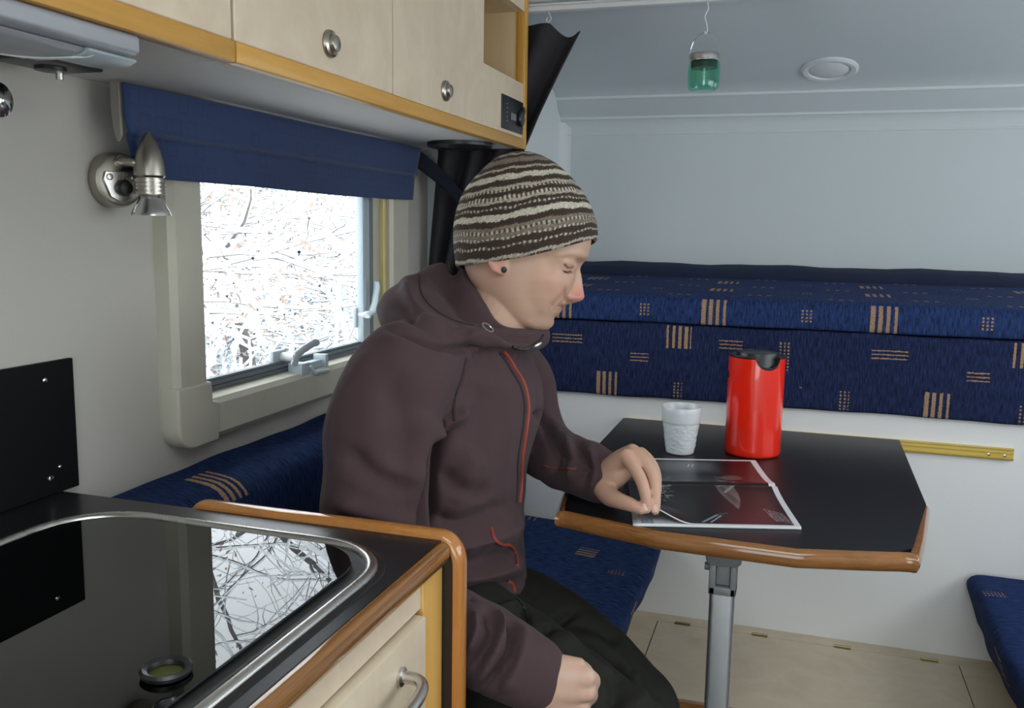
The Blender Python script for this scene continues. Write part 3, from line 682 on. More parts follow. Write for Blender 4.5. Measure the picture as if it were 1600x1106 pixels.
# wall rail that carries the table
wr = thing('wall_rail', 'gold coloured metal mounting rail on the wall behind the table', 'rail', (.04, 1.909, .815))
m = MB(); m.prism([(1.9148, .8165), (1.906, .8165), (1.9045, .8195), (1.908, .8215), (1.908, .8285), (1.9062, .8295), (1.908, .8305), (1.908, .836), (1.9055, .8375), (1.9055, .8395), (1.9148, .8395)], 'x', -.34, .421); obj('rail_profile', m, M_brass, wr, smooth=0)
for x in (.378, .406):
    m = MB(); m.lathe([(.0032, 0), (.003, .0012), (.001, .0015)], (x, 1.908, .8255), 12, (0, -1, 0)); obj('screw', m, M_steel, wr)

# cup, carafe
def leafcup():
    m = MB(); prof = [(.024, 0), (.0255, .002)]; N = 96; c = V((-.190, 1.640, TZ+.0005))
    out = [(.0255+.0080*(h/.058), h) for h in np.linspace(.003, .058, 46)]
    rim = [(.0350, .0595), (.0355, .0625), (.0362, .078), (.0364, .0865), (.0355, .0882), (.0346, .0872), (.0335, .07), (.031, .05), (.026, .012), (.001, .009)]
    rows = [(.0005, 0)]+prof+out+rim
    vs = []; rnd = random.Random(4)
    leaves = [(rnd.uniform(0, 2*PI), rnd.uniform(.006, .055), rnd.uniform(0, PI)) for _ in range(170)]
    for j, (r, h) in enumerate(rows):
        for i in range(N):
            a = 2*PI*i/N; rr = r
            if 3 <= j < 3+46:
                best = 0
                for la, lh, lr in leaves:
                    du = ((a-la+PI) % (2*PI)-PI)*r; dv = h-lh
                    if abs(du) < .006 and abs(dv) < .006:
                        x = du*math.cos(lr)+dv*math.sin(lr); y = -du*math.sin(lr)+dv*math.cos(lr)
                        best = max(best, 1-(x/.0045)**2-(y/.0016)**2)
                rr += .0008*min(1, max(0, best)*2)
            vs.append((c.x+rr*math.cos(a), c.y+rr*math.sin(a), c.z+h))
    fs = [(j*N+i, j*N+(i+1) % N, (j+1)*N+(i+1) % N, (j+1)*N+i) for j in range(len(rows)-1) for i in range(N)]
    m.add(vs, fs); return m
o = obj('cup', leafcup(), plain('white_porcelain', (.66, .69, .71), .22, .02), smooth=60); tag(o, 'white handleless cup with a raised leaf pattern standing on the table', 'cup')
cf = thing('vacuum_jug', 'red cylindrical vacuum jug with a black lid on the table', 'jug', (-.062, 1.690, TZ))
CC = V((-.062, 1.690, TZ+.0005)); CH = .182; sa = math.radians(-62)   # spout direction
N = 96; vs = []; fs = []; K = 24
def notch(a):
    d = (a-sa+PI) % (2*PI)-PI
    return .019*max(0, 1-(d/.47)**2)**.5 if abs(d) < .47 else 0
rows = [(.0485, 0), (.0505, .002), (.0512, .006)]+[(.0512, .006+(CH-.006)*k/K) for k in range(1, K+1)]
for j, (r, h) in enumerate(rows):
    for i in range(N):
        a = 2*PI*i/N; hh = min(h, CH-notch(a)); vs.append(CC+V((r*math.cos(a), r*math.sin(a), hh)))
for i in range(N):
    a = 2*PI*i/N; vs.append(CC+V((.0485*math.cos(a), .0485*math.sin(a), CH-notch(a))))
for i in range(N):
    a = 2*PI*i/N; vs.append(CC+V((.0485*math.cos(a), .0485*math.sin(a), CH-.03)))
R_ = len(rows)+2
fs = [(j*N+i, j*N+(i+1) % N, (j+1)*N+(i+1) % N, (j+1)*N+i) for j in range(R_-1) for i in range(N)]; fs.append(tuple(range(N))[::-1])
m = MB(); m.add(vs, fs)
M_red = NT('glossy_red_plastic'); nn_ = M_red.noise(M_red.coords(), 8); M_red = M_red.pbr(M_red.mix(nn_, (.84, .018, .004), (.90, .024, .006)), .22, Coat_Weight=1.0, Coat_Roughness=.04)
obj('jug_body', m, M_red, cf, smooth=50)
m = MB(); m.lathe([(.0482, CH-.028), (.0482, CH-.004), (.0515, CH+.001), (.0512, CH+.0035), (.047, CH+.004), (.042, CH-.001), (.038, CH-.003), (.0375, CH+.004), (.036, CH+.0085), (.028, CH+.0105), (.001, CH+.011)], CC, 64)
# cut the rim where the spout opens
m.v = [tuple(V(p)-V((0, 0, notch(math.atan2(p[1]-CC.y, p[0]-CC.x))*1.0)) if math.hypot(p[0]-CC.x, p[1]-CC.y) > .041 else V(p)) for p in m.v]
obj('jug_lid', m, M_bplast, cf, smooth=50)
m = MB(); hd = V((math.cos(math.radians(92)), math.sin(math.radians(92)), 0)); m.tube(spline([CC+hd*.050+V((0,0,.150)), CC+hd*.066+V((0,0,.152)), CC+hd*.072+V((0,0,.13)), CC+hd*.072+V((0,0,.07)), CC+hd*.066+V((0,0,.05)), CC+hd*.050+V((0,0,.05))], 6), .008, 10, flat=.7); obj('jug_handle', m, M_bplast, cf)
m = MB(); sd = V((math.cos(PI+.33), math.sin(PI+.33), 0)); m.tube([CC+sd*.0505+V((0,0,.148)), CC+sd*.0535+V((0,0,.148))], .006, 10); obj('side_button', m, M_bplast, cf)
# ------------------------------------------------------------------ kitchen unit
KX, KZ = -.332, .92
ku = thing('kitchen_unit', 'low kitchen unit with black worktop, oak edge and a pale drawer', 'kitchen unit', (-.59, .3, ZF))
YK = -.75
m = MB(); m.box((XL+.003, YK, .896), (KX-.012, .8445, KZ)); obj('worktop', m, M_black, ku, smooth=0)
m = MB(); m.prism([(KX-.0122, KZ+.0003), (KX-.004, KZ), (KX, KZ-.004), (KX+.001, KZ-.012), (KX-.001, KZ-.019), (KX-.006, KZ-.0235), (KX-.0122, KZ-.024)], 'y', YK, .838); obj('worktop_edge', m, M_cherryy, ku, bevel=(.002, 2))
m = MB(); m.box((XL+.003, YK, ZF), (KX-.022, .8445, .8955)); obj('carcass', m, M_maplef, ku, smooth=0)
m = MB(); m.box((KX-.022, YK, .866), (KX-.013, .792, .8955)); obj('top_fascia', m, M_maple, ku, smooth=0)
m = MB(); m.box((KX-.022, .7925, ZF), (KX-.010, .8445, .8955)); obj('corner_post', m, M_post, ku, bevel=(.002, 2))
dr = None
m = MB(); m.box((KX-.022, .10, .680), (KX-.003, .785, .863)); dr = obj('drawer', m, M_maple, ku, bevel=(.003, 2))
m = MB(); m.box((KX-.022, .10, .20), (KX-.003, .785, .676)); obj('door', m, M_maple, ku, bevel=(.003, 2))
m = MB(); hz = .829
m.tube(spline([(KX-.004, .722, hz), (KX+.014, .722, hz), (KX+.024, .712, hz-.001), (KX+.028, .69, hz-.002), (KX+.029, .655, hz-.002), (KX+.028, .62, hz-.002), (KX+.024, .598, hz-.001), (KX+.014, .588, hz), (KX-.004, .588, hz)], 6), .0058, 12)
for yy in (.722, .588): m.lathe([(.0092, -.001), (.0092, .003), (.0062, .0045)], (KX-.003, yy, hz), 20, (1, 0, 0))
obj('handle', m, M_steel, dr)
# splashback on the wall
sb = thing('splashback', 'matt black splashback panel screwed to the wall behind the worktop', 'panel', (XL, .3, KZ))
m = MB(); m.box((XL+.0005, YK, KZ+.001), (XL+.007, .869, 1.083)); obj('splashback_board', m, M_bsp, sb, bevel=(.001, 1))
for y, z, r in ((.823, 1.062, .0035), (.824, .942, .0042), (.838, .953, .0026)):
    m = MB(); m.lathe([(r, 0), (r*.9, .0016), (r*.4, .0024), (.0003, .0025)], (XL+.007, y, z), 14, (1, 0, 0)); obj('screw', m, M_chrome, sb)
# end panel with varnished edge
ep = thing('end_panel', 'dark end panel with a varnished orange edge standing at the end of the kitchen unit', 'panel', (-.49, .857, ZF))
EX0, EX1, EZ = -.668, -.3215, .9265
path = [(EX0, ZF)]+[(EX0, .89)]+[(EX0+.022*(1-math.cos(t)), EZ-.03+.03*math.sin(t)) for t in np.linspace(0, PI/2, 7)][1:]+[(EX1-.028+.028*math.sin(t), EZ-.034+.034*math.cos(t)) for t in np.linspace(0, PI/2, 9)]+[(EX1, ZF)]
pin = inset([p for p in path][::-1], .009)[::-1]; pin[0] = (path[0][0]+.009, ZF); pin[-1] = (path[-1][0]-.009, ZF)
m = MB(); m.prism(pin, 'y', .8455, .8675); obj('panel_core', m, M_panel, ep, smooth=0)
nose = [(.0093, .8449), (.003, .8447), (.0005, .848), (-.001, .853), (-.001, .860), (.0005, .865), (.003, .8682), (.0093, .8680)]
offs = []
for d, _ in nose:
    q = inset(path[::-1], d)[::-1]; q[0] = (path[0][0]+d, ZF); q[-1] = (path[-1][0]-d, ZF); offs.append(q)
vs = [(offs[j][i][0], nose[j][1], offs[j][i][1]) for i in range(len(path)) for j in range(len(nose))]; nn = len(nose)
fs = [(i*nn+j, i*nn+(j+1) % nn, (i+1)*nn+(j+1) % nn, (i+1)*nn+j) for i in range(len(path)-1) for j in range(nn)]
m = MB(); m.add(vs, fs)
M_orange = wood('varnished_orange_beech', srgb(160,98,42), srgb(200,136,68), (30, 30, 4), 0.2, .7, Coat_Weight=.8, Coat_Roughness=.08)
obj('edge_band', m, M_orange, ep, smooth=60)

# sink and hob unit with smoked glass lid
hob = thing('hob_sink', 'steel rimmed sink and hob under a smoked glass lid, set in the black worktop', 'hob', (-.566, .33, KZ))
HR = (-.768, -.364, -.15, .803, .088)
def hr(d, k=10): return rrect(HR[0]+d, HR[1]-d, HR[2]+d, HR[3]-d, HR[4]-d*.8, k)
def hring(m, loops):
    n = len(loops[0][0]); L = len(loops)
    m.add([(p[0], p[1], z) for pts, z in loops for p in pts], [(j*n+i, j*n+(i+1) % n, ((j+1) % L)*n+(i+1) % n, ((j+1) % L)*n+i) for j in range(L) for i in range(n)])
m = MB(); hring(m, [(hr(0), KZ+.0002), (hr(.0005), KZ+.003), (hr(.003), KZ+.0055), (hr(.007), KZ+.006), (hr(.0105), KZ+.0045), (hr(.0115), KZ+.0002)]); obj('steel_rim', m, M_steel, hob, smooth=60)
m = MB(); hring(m, [(hr(-.007), KZ+.0001), (hr(-.006), KZ+.0012), (hr(.002), KZ+.0016), (hr(.002), KZ+.0001)]); obj('rubber_gasket', m, M_bplast, hob, smooth=60)
m = MB(); m.prism(hr(.0115), 'z', KZ+.0002, KZ+.001)
m.lathe([(.052, 0), (.055, .001), (.060, .0012), (.062, 0)], (-.60, .43, KZ+.001), 40, cap=False); m.lathe([(.10, 0), (.103, .0012), (.110, .0012), (.112, 0)], (-.56, .40, KZ+.001), 48, cap=False)
obj('hob_plate', m, metal('dark_hob_steel', (.16,.165,.165), .5), hob, smooth=40)
m = MB(); m.prism(hr(.024), 'z', KZ+.0036, KZ+.0066); obj('glass_lid', m, M_lid, hob, bevel=(.001, 1))
m = MB(); m.lathe([(.012, 0), (.0175, .001), (.0185, .004), (.0165, .006), (.0130, .0045), (.0120, .001)], (-.418, .502, KZ+.0066), 32, cap=False); g = obj('lid_grommet', m, M_bplast, hob)
m = MB(); m.lathe([(.0125, .0004), (.001, .0008)], (-.418, .502, KZ+.0066), 24); obj('grommet_insert', m, plain('olive_rubber', (.055,.06,.012), .5), g)

# ------------------------------------------------------------------ magazine
mg = thing('magazine', 'open magazine with dark glossy photo pages lying on the table', 'magazine', (-.10, 1.38, TZ))
MO = V((-.198, 1.193, TZ)); MU = V((.956, .292, 0)).normalized(); MV_ = V((-.215, .976, 0)).normalized(); MW, MH = .234, .182
def hump(t):   # t: distance from the spine in metres
    return .0105*math.exp(-abs(t)/.035)-.006*math.exp(-(t/.006)**2)
def stackfn(zoff, far, edge=0.0):
    def fn(s, t):
        v = MH+t*MH if far else t*MH
        h = hump(v-MH)+zoff
        return MO+MU*(s*MW+edge)+MV_*v+V((0, 0, h))
    return fn
def sheet(name, fn, nu, nv, mat, th=None, cols=None):
    m = MB(); m.grid(fn, nu, nv); o = obj(name, m, mat, mg, smooth=80, recalc=False)
    if cols is not None:
        at = o.data.color_attributes.new('print', 'FLOAT_COLOR', 'POINT'); at.data.foreach_set('color', cols.reshape(-1))
    if th: sm = o.modifiers.new('thickness', 'SOLIDIFY'); sm.thickness = th; sm.offset = -1
    return o
M_paper = plain('white_paper', (.74, .75, .77), .5, .02)
def printmat():
    t = NT('glossy_print'); a = t.n('Attribute', attribute_name='print')
    return t.pbr(a.outputs['Color'], .34, Specular_IOR_Level=.35)
M_print = printmat()
sheet('page_stack', stackfn(.0036, False), 30, 30, M_paper, .0032)
sheet('page_stack', stackfn(.0036, True), 30, 30, M_paper, .0032)
NU, NVV = 260, 180
S, T = np.meshgrid(np.linspace(0, 1, NU), np.linspace(0, 1, NVV))
rng = np.random.RandomState(3)
def shards(c, cx, cy, sx, sy, n, seed):
    r = np.random.RandomState(seed)
    for _ in range(n):
        x, y = cx+r.uniform(-sx, sx), cy+r.uniform(-sy, sy); a = r.uniform(0, PI); L = r.uniform(.006, .03); w_ = r.uniform(.0015, .006)
        dx, dy = (S-x), (T-y)*.78; u = dx*math.cos(a)+dy*math.sin(a); v = -dx*math.sin(a)+dy*math.cos(a)
        k = np.clip(1.3-(u/L)**2-(v/w_)**2, 0, 1)[..., None]; b = r.uniform(.05, .5); c[:] = c*(1-k)+np.array([b, b*.97, b*.95, 1])*k
def segm(c, x0, y0, x1, y1, w_, col):
    L = math.hypot(x1-x0, y1-y0); ux, uy = (x1-x0)/L, (y1-y0)/L
    u = (S-x0)*ux+(T-y0)*uy; v = -(S-x0)*uy+(T-y0)*ux
    k = (np.clip((w_-np.abs(v))/.004+.5, 0, 1)*((u > 0) & (u < L)))[..., None]; c[:] = c*(1-k)+np.array([*col, 1])*k
def near_print():
    c = np.zeros((NVV, NU, 4)); c[..., :3] = (.008, .008, .009); c[..., 3] = 1
    red = np.clip(1-((S-.82)/.32)**2-((T-.12)/.30)**2, 0, 1)[..., None]; c = c+red*np.array([.045, .003, .010, 0])
    shards(c, .22, .78, .075, .20, 70, 1)
    # glass crescent
    tt_ = [.40, .45, .52, .65, .80, .96]
    l_ = np.interp(T, tt_, [.675, .662, .648, .622, .595, .575]); r_ = np.interp(T, tt_, [.678, .690, .704, .722, .724, .700])
    k = (np.clip((S-l_)/.010, 0, 1)*np.clip((r_-S)/.010, 0, 1)*(T > .40)*(T < .96))[..., None]*.85; g = (.10+.10*np.clip(1-(r_-S)/.04, 0, 1)+.04*np.sin(S*90+T*20))[..., None]
    c = c*(1-k)+np.concatenate([g, g, g*.97, np.ones_like(g)], -1)*k
    segm(c, .72, .98, .63, .80, .012, (.25, .24, .23)); segm(c, .60, .93, .70, .99, .006, (.35, .34, .33))
    segm(c, .42, .07, .53, .26, .010, (.20, .30, .36)); segm(c, .47, .07, .55, .24, .004, (.5, .6, .66)); segm(c, .53, .27, .60, .30, .014, (.04, .07, .09))
    for i in range(9):
        x0 = .835+.013*i*.9; L_ = [.28, .30, .27, .29, .26, .30, .28, .25, .27][i]
        n = 26
        for j in range(n):
            y0 = .43-L_*j/n-.012*i
            if rng.rand() < .82: segm(c, x0+.03*(j/n), y0, x0+.03*((j+.75)/n), y0-L_/n*.7, .0022, (.42, .42, .43))
    mar = (S > .965) | (T < .035); c[mar] = (.74, .75, .78, 1)
    return c
def far_print():
    c = np.zeros((NVV, NU, 4)); c[..., :3] = (.012, .012, .014); c[..., 3] = 1
    band = (np.clip((T-.45)/.2, 0, 1)*np.clip((.95-T)/.12, 0, 1)*np.clip((.72-S)/.12, 0, 1))[..., None]; c[..., :3] += band*np.array([.10, .105, .11])
    red = (np.clip((S-.66)/.12, 0, 1)*np.clip((T+.1)/.2, 0, 1))[..., None]; c[..., :3] = c[..., :3]*(1-red)+np.array([.030, .003, .006])*red
    shards(c, .22, .16, .085, .20, 45, 2); shards(c, .68, .20, .06, .14, 40, 5)
    d1 = np.hypot((S-.74), (T-.30)*.78); k = (np.clip((.085-d1)/.02, 0, 1))[..., None]*.5; c = c*(1-k)+np.array([.2, .15, .15, 1])*k
    segm(c, .46, .70, .475, .80, .004, (.6, .6, .6)); segm(c, .49, .70, .505, .80, .004, (.6, .6, .6))
    mar = (S > .955) | (T > .955); c[mar] = (.74, .75, .78, 1)
    return c
LIFT = .020
def topfn(s, t):
    u = s*MW; v = t*MH; p = stackfn(.0043, False)(s, t)
    d = math.hypot(u-.0, (v-.0)*.75); k = max(0, 1-d/.085); h = LIFT*k*k*(3-2*k)*1.35
    p = p+V((0, 0, h))+MU*(.006*k)+MV_*(.012*k)
    return p
sheet('printed_page', topfn, NU, NVV, M_print, .0002, near_print())
sheet('printed_page', stackfn(.0043, True), NU, NVV, M_print, .0002, far_print())
m = MB(); rnd = random.Random(2)
for i in range(5):
    for j in range(3):
        s0 = .05+.026*j; p = stackfn(.0038, False); a = [p(s0, .03+.022*i), p(s0+.022, .03+.022*i), p(s0+.022, .042+.022*i), p(s0, .042+.022*i)]
        m.add(a, [(0, 1, 2, 3)])
obj('blue_caption', m, plain('blue_print', (.16, .24, .42), .5), mg, smooth=0)

# ------------------------------------------------------------------ snowy wood outside the left window
M_snow = plain('fresh_snow', (.86, .88, .90), .7, .03, 6)
M_bark = plain('grey_brown_bark', (.115, .105, .10), .85, .4, 20, bump=.4, bscale=60)
M_leaf = plain('withered_brown_leaf', (.33, .235, .180), .7, .4, 30)
m = MB()
def gz(x, y):
    d = max(0, -x-2.2); return -.55+.20*d+.06*d*math.sin(y*.7+1)+.05*math.sin(x*1.7+y*2.1)
m.grid(lambda s, t: (-1.3-26*s**1.6, -14+44*t, gz(-1.3-26*s**1.6, -14+44*t)), 50, 80)
struct('ground', m, M_snow, smooth=80)
def branch(segs, p, d, L, r, lvl, rnd, maxl, droop=.0):
    n = max(3, int(L/.16)); pts = [V(p)]; rs = [r]; d = V(d).normalized()
    for i in range(n):
        d = (d+V((rnd.gauss(0, .13), rnd.gauss(0, .13), rnd.gauss(0, .10)-droop))).normalized()
        pts.append(pts[-1]+d*(L/n)); rs.append(r*(1-.75*(i+1)/n))
    segs.append((pts, rs, lvl))
    if lvl >= maxl: return
    k = {0: 15, 1: 8, 2: 6}[lvl]
    for j in range(k):
        t = rnd.uniform(.18 if lvl == 0 else .12, 1.0); i = min(n-1, int(t*n)); q = pts[i]+(pts[i+1]-pts[i])*(t*n-i)
        ax = (pts[i+1]-pts[i]).normalized(); sd = V((rnd.gauss(0, 1), rnd.gauss(0, 1), rnd.gauss(0, .6))); sd = (sd-ax*sd.dot(ax)).normalized()
        nd = ax*rnd.uniform(.25, .8)+sd*rnd.uniform(.6, 1.1); 
        if lvl == 0: nd.z = rnd.uniform(-.05, .55)
        branch(segs, q, nd, L*rnd.uniform(.28, .5)*(1 if lvl else .8), max(.003, rs[i]*rnd.uniform(.35, .55)), lvl+1, rnd, maxl, .02)
def tree(name, label, x, y, h, r, seed, leaves=0, maxl=2, lean=(0, 0)):
    rnd = random.Random(seed); segs = []; z = gz(x, y)-.05
    branch(segs, (x, y, z), (lean[0], lean[1], 1), h, r, 0, rnd, maxl)
    t = thing(name, label, 'tree', (x, y, z), 'bare snowy trees outside the window' if name != 'forest_tree' else 'trees of the wood far up the slope')
    tr = MB(); br = MB(); sn = MB(); lf = MB()
    for pts, rs, lv in segs:
        (tr if lv == 0 else br).tube(pts, rs, 7 if lv == 0 else (5 if lv == 1 else 4), cap=False)
        if lv > 0:
            ok = [abs((pts[min(i+1, len(pts)-1)]-pts[max(0, i-1)]).normalized().z) < .8 for i in range(len(pts))]
            if sum(ok) > 2: sn.tube([p+V((0, 0, q*.55+.004)) for p, q in zip(pts, rs)], [q*.85+(.010 if lv < 2 else .006) for q in rs], 5, cap=False, flat=.9)
    if leaves:
        tips = [p for pts, rs, lv in segs if lv >= 1 for p in pts[1:]]
        for _ in range(leaves):
            p = rnd.choice(tips)+V((rnd.gauss(0, .05), rnd.gauss(0, .05), rnd.gauss(-.03, .05))); a = V((rnd.gauss(0,1), rnd.gauss(0,1), rnd.gauss(0,1))).normalized(); b = a.orthogonal().normalized(); s = rnd.uniform(.012, .026)
            lf.add([p, p+a*s+b*s*.4, p+a*s*2, p+a*s-b*s*.4], [(0, 1, 2, 3)])
    obj('trunk', tr, M_bark, t, recalc=False); obj('branches', br, M_bark, t, kind='stuff', recalc=False); obj('snow_cover', sn, M_snow, t, kind='stuff', recalc=False)
    if leaves: obj('leaves', lf, M_leaf, t, kind='stuff', smooth=0, recalc=False)
tree('leafy_tree', 'snowy tree with withered brown leaves at the left of the window view', -3.4, 3.55, 3.2, .045, 11, 2600, 2)
tree('bare_tree', 'thin bare tree with snow covered branches just right of the brown leaved tree', -3.2, 4.6, 4.2, .05, 23, 0, 3)
tree('bare_tree', 'bare snowy tree with dark tangled twigs at the right of the window view', -2.9, 5.4, 3.6, .04, 31, 0, 3)
tree('bare_tree', 'bare snowy tree behind the brown leaved tree', -5.2, 6.2, 4.5, .06, 47, 0, 3)
tree('bare_tree', 'bare snowy tree farthest from the window, on the slope', -6.0, 9.0, 5, .07, 59, 0, 3)
tree('bare_tree', 'bare snowy tree on the slope near the right window edge', -4.2, 8.2, 5, .06, 67, 0, 3)

def bush(name, label, x, y, h, seed, leaves=0, stems=8):
    rnd = random.Random(seed); z = gz(x, y)-.05; t = thing(name, label, 'bush', (x, y, z), 'snowy bushes outside the window')
    segs = []
    for k in range(stems):
        a = 2*PI*k/stems+rnd.uniform(-.4, .4); branch(segs, (x, y, z), (.55*math.cos(a), .55*math.sin(a), 1), h*rnd.uniform(.7, 1.1), .014, 0, rnd, 2)
    br = MB(); sn = MB(); lf = MB()
    for pts, rs, lv in segs:
        br.tube(pts, [max(.0035, q) for q in rs], 4, cap=False)
        sn.tube([p+V((0, 0, q*.6+.004)) for p, q in zip(pts, rs)], [q*.8+.008 for q in rs], 4, cap=False, flat=.8)
    if leaves:
        tips = [p for pts, rs, lv in segs if lv >= 1 for p in pts[1:]]
        for _ in range(leaves):
            p = rnd.choice(tips)+V((rnd.gauss(0, .04), rnd.gauss(0, .04), rnd.gauss(-.02, .04))); a = V((rnd.gauss(0,1), rnd.gauss(0,1), rnd.gauss(0,1))).normalized(); b = a.orthogonal().normalized(); s = rnd.uniform(.009, .020)
            lf.add([p, p+a*s+b*s*.45, p+a*s*2, p+a*s-b*s*.45], [(0, 1, 2, 3)])
    obj('branches', br, M_bark, t, kind='stuff', recalc=False); obj('snow_cover', sn, M_snow, t, kind='stuff', recalc=False)
    if leaves: obj('leaves', lf, M_leaf, t, kind='stuff', smooth=0, recalc=False)
BUSHL = ['snowy bush full of withered brown leaves at the left of the window view', 'snowy bush with a few brown leaves in the middle of the window view', 'low leafless bush nearest to the middle of the window', 'snow laden leafless bush of tangled twigs beyond the window latch', 'leafless snowy bush nearest to the right side of the window',
 'snowy bush with a few brown leaves farther up the slope', 'leafless bush farthest up the snowy slope', 'leafless snowy bush just left of the right window jamb',
 'large snowy bush with brown leaves behind the leftmost bush', 'large leafless bush behind the middle of the window view', 'dense leafless bush behind the right hand bushes', 'leafless snowy bush high on the slope beyond the other bushes', 'leafless snowy bush high on the slope toward the right']
for i, (x, y, h, lv) in enumerate(((-3.0, 3.3, 2.2, 3600), (-3.6, 4.6, 1.8, 500), (-2.9, 4.7, 1.5, 0), (-3.8, 6.2, 2.0, 0), (-2.7, 5.6, 1.7, 0), (-4.6, 5.4, 2.2, 300), (-5.0, 7.6, 2.2, 0), (-3.4, 7.2, 1.9, 0), (-4.3, 4.2, 2.4, 2600), (-5.6, 6.4, 2.6, 0), (-4.0, 6.9, 2.3, 0), (-6.4, 7.4, 2.8, 0), (-5.2, 8.8, 2.6, 0))):
    bush('snowy_bush', BUSHL[i], x, y, h, 100+i, lv)
for i, (x, y, h) in enumerate(((-8, 8, 7), (-7.2, 10.5, 8), (-9.5, 12.5, 8), (-6.5, 13, 7), (-11, 9.5, 9), (-12, 15, 9), (-8.5, 16, 8), (-10.5, 6.8, 8))):
    tree('forest_tree', 'tall bare snowy tree of the wood far up the slope', x, y, h, .10, 300+i, 0, 2)
# ------------------------------------------------------------------ the seated man
DH = 1.33; KP = DH/FPX
def H(x, y, c=0.0):      # head space: pixels of the profile plane, c = sideways (away positive)
    return P(815, 400, DH)+RGT*((x-815)*KP)-UPV*((y-400)*KP)+FWD*(c*KP)
RH_ = V((.952, .305, 0)).normalized(); FH_ = V((-.305, .952, 0)).normalized()
def body_axes(deg):
    a = math.radians(deg); return RH_*math.cos(a)-FH_*math.sin(a), -(FH_*math.cos(a)+RH_*math.sin(a))
def limb(m, pts, rs, n=14, k=4):
    q = spline([(*p, r) for p, r in zip(pts, rs)], k)
    p = [V(a[:3]) for a in q]; r = [a[3] for a in q]
    d0 = (p[0]-p[1]).normalized(); d1 = (p[-1]-p[-2]).normalized(); r0, r1 = r[0], r[-1]
    cap0 = [(p[0]+d0*r0*math.sin(a), r0*math.cos(a)) for a in (1.45, 1.1, .7, .35)]; cap1 = [(p[-1]+d1*r1*math.sin(a), r1*math.cos(a)) for a in (.35, .7, 1.1, 1.45)]
    m.tube([c[0] for c in cap0]+p+[c[0] for c in cap1], [c[1] for c in cap0]+r+[c[1] for c in cap1], n)
    return m
def loft(m, rings, capped=True):
    n = len(rings[0]); o = [V(p) for r in rings for p in r]
    fs = [(j*n+i, j*n+(i+1) % n, (j+1)*n+(i+1) % n, (j+1)*n+i) for j in range(len(rings)-1) for i in range(n)]
    if capped: fs += [tuple(range(n))[::-1], tuple((len(rings)-1)*n+i for i in range(n))]
    return m.add(o, fs)
def ell(m, c, ax, n=18):
    """ellipsoid with axis vectors ax"""
    c = V(c); rows = []
    for j in range(1, n//2):
        t = PI*j/(n//2); rows.append([c+ax[0]*(math.sin(t)*math.cos(2*PI*i/n))+ax[1]*(math.sin(t)*math.sin(2*PI*i/n))+ax[2]*math.cos(t) for i in range(n)])
    return loft(m, rows)
def remesh(mb, voxel, smooth=2):
    me = bpy.data.meshes.new('tmp'); me.from_pydata([tuple(p) for p in mb.v], [], mb.f)
    bm = bmesh.new(); bm.from_mesh(me); bmesh.ops.recalc_face_normals(bm, faces=bm.faces); bm.to_mesh(me); bm.free()
    o = bpy.data.objects.new('tmp', me); COL.objects.link(o)
    md = o.modifiers.new('r', 'REMESH'); md.mode = 'VOXEL'; md.voxel_size = voxel; md.adaptivity = 0
    ev = o.evaluated_get(bpy.context.evaluated_depsgraph_get()); m2 = ev.to_mesh()
    n = len(m2.vertices); co_ = np.empty(n*3); m2.vertices.foreach_get('co', co_); co_ = co_.reshape(-1, 3)
    F = np.empty(len(m2.loops), int); m2.loops.foreach_get('vertex_index', F)
    tot = np.empty(len(m2.polygons), int); m2.polygons.foreach_get('loop_total', tot)
    st = np.concatenate([[0], np.cumsum(tot)]); faces = [tuple(F[st[i]:st[i+1]]) for i in range(len(tot))]
    E = np.empty(len(m2.edges)*2, int); m2.edges.foreach_get('vertices', E); E = E.reshape(-1, 2)
    ev.to_mesh_clear(); bpy.data.objects.remove(o); bpy.data.meshes.remove(me)
    co_ = lap(co_, E, smooth)
    return co_, faces, E
def lap(co_, E, it, f=.5, mask=None):
    n = len(co_); deg = np.bincount(E.ravel(), minlength=n).astype(float)
    for _ in range(it):
        s = np.zeros_like(co_)
        for k in range(3): s[:, k] = np.bincount(E[:, 0], co_[E[:, 1], k], n)+np.bincount(E[:, 1], co_[E[:, 0], k], n)
        d = (s/np.maximum(deg, 1)[:, None]-co_)*f
        co_ = co_+(d if mask is None else d*mask[:, None])
    return co_
def normals(co_, faces):
    q = np.array([f if len(f) == 4 else (*f, f[-1]) for f in faces])
    nn = np.cross(co_[q[:, 2]]-co_[q[:, 0]], co_[q[:, 3]]-co_[q[:, 1]]); r = np.zeros_like(co_)
    for k in range(4):
        for a in range(3): r[:, a] += np.bincount(q[:, k], nn[:, a], len(co_))
    return r/np.maximum(np.linalg.norm(r, axis=1), 1e-12)[:, None]
RM = np.array([list(RGT), list(UPV), list(FWD)])
def project(co_):
    c = (co_-np.array(CAM)) @ RM.T; return 800+FPX*c[:, 0]/c[:, 2], 553-FPX*c[:, 1]/c[:, 2], c[:, 2]
def polydist(px, py, poly):
    best = np.full(len(px), 1e9); tt = np.zeros(len(px)); L = [0]
    for a, b in zip(poly, poly[1:]): L.append(L[-1]+math.hypot(b[0]-a[0], b[1]-a[1]))
    for i, (a, b) in enumerate(zip(poly, poly[1:])):
        dx, dy = b[0]-a[0], b[1]-a[1]; l2 = dx*dx+dy*dy
        t = np.clip(((px-a[0])*dx+(py-a[1])*dy)/l2, 0, 1); d = np.hypot(px-a[0]-t*dx, py-a[1]-t*dy)
        k = d < best; best[k] = d[k]; tt[k] = (L[i]+t[k]*math.sqrt(l2))/L[-1]
    return best, tt
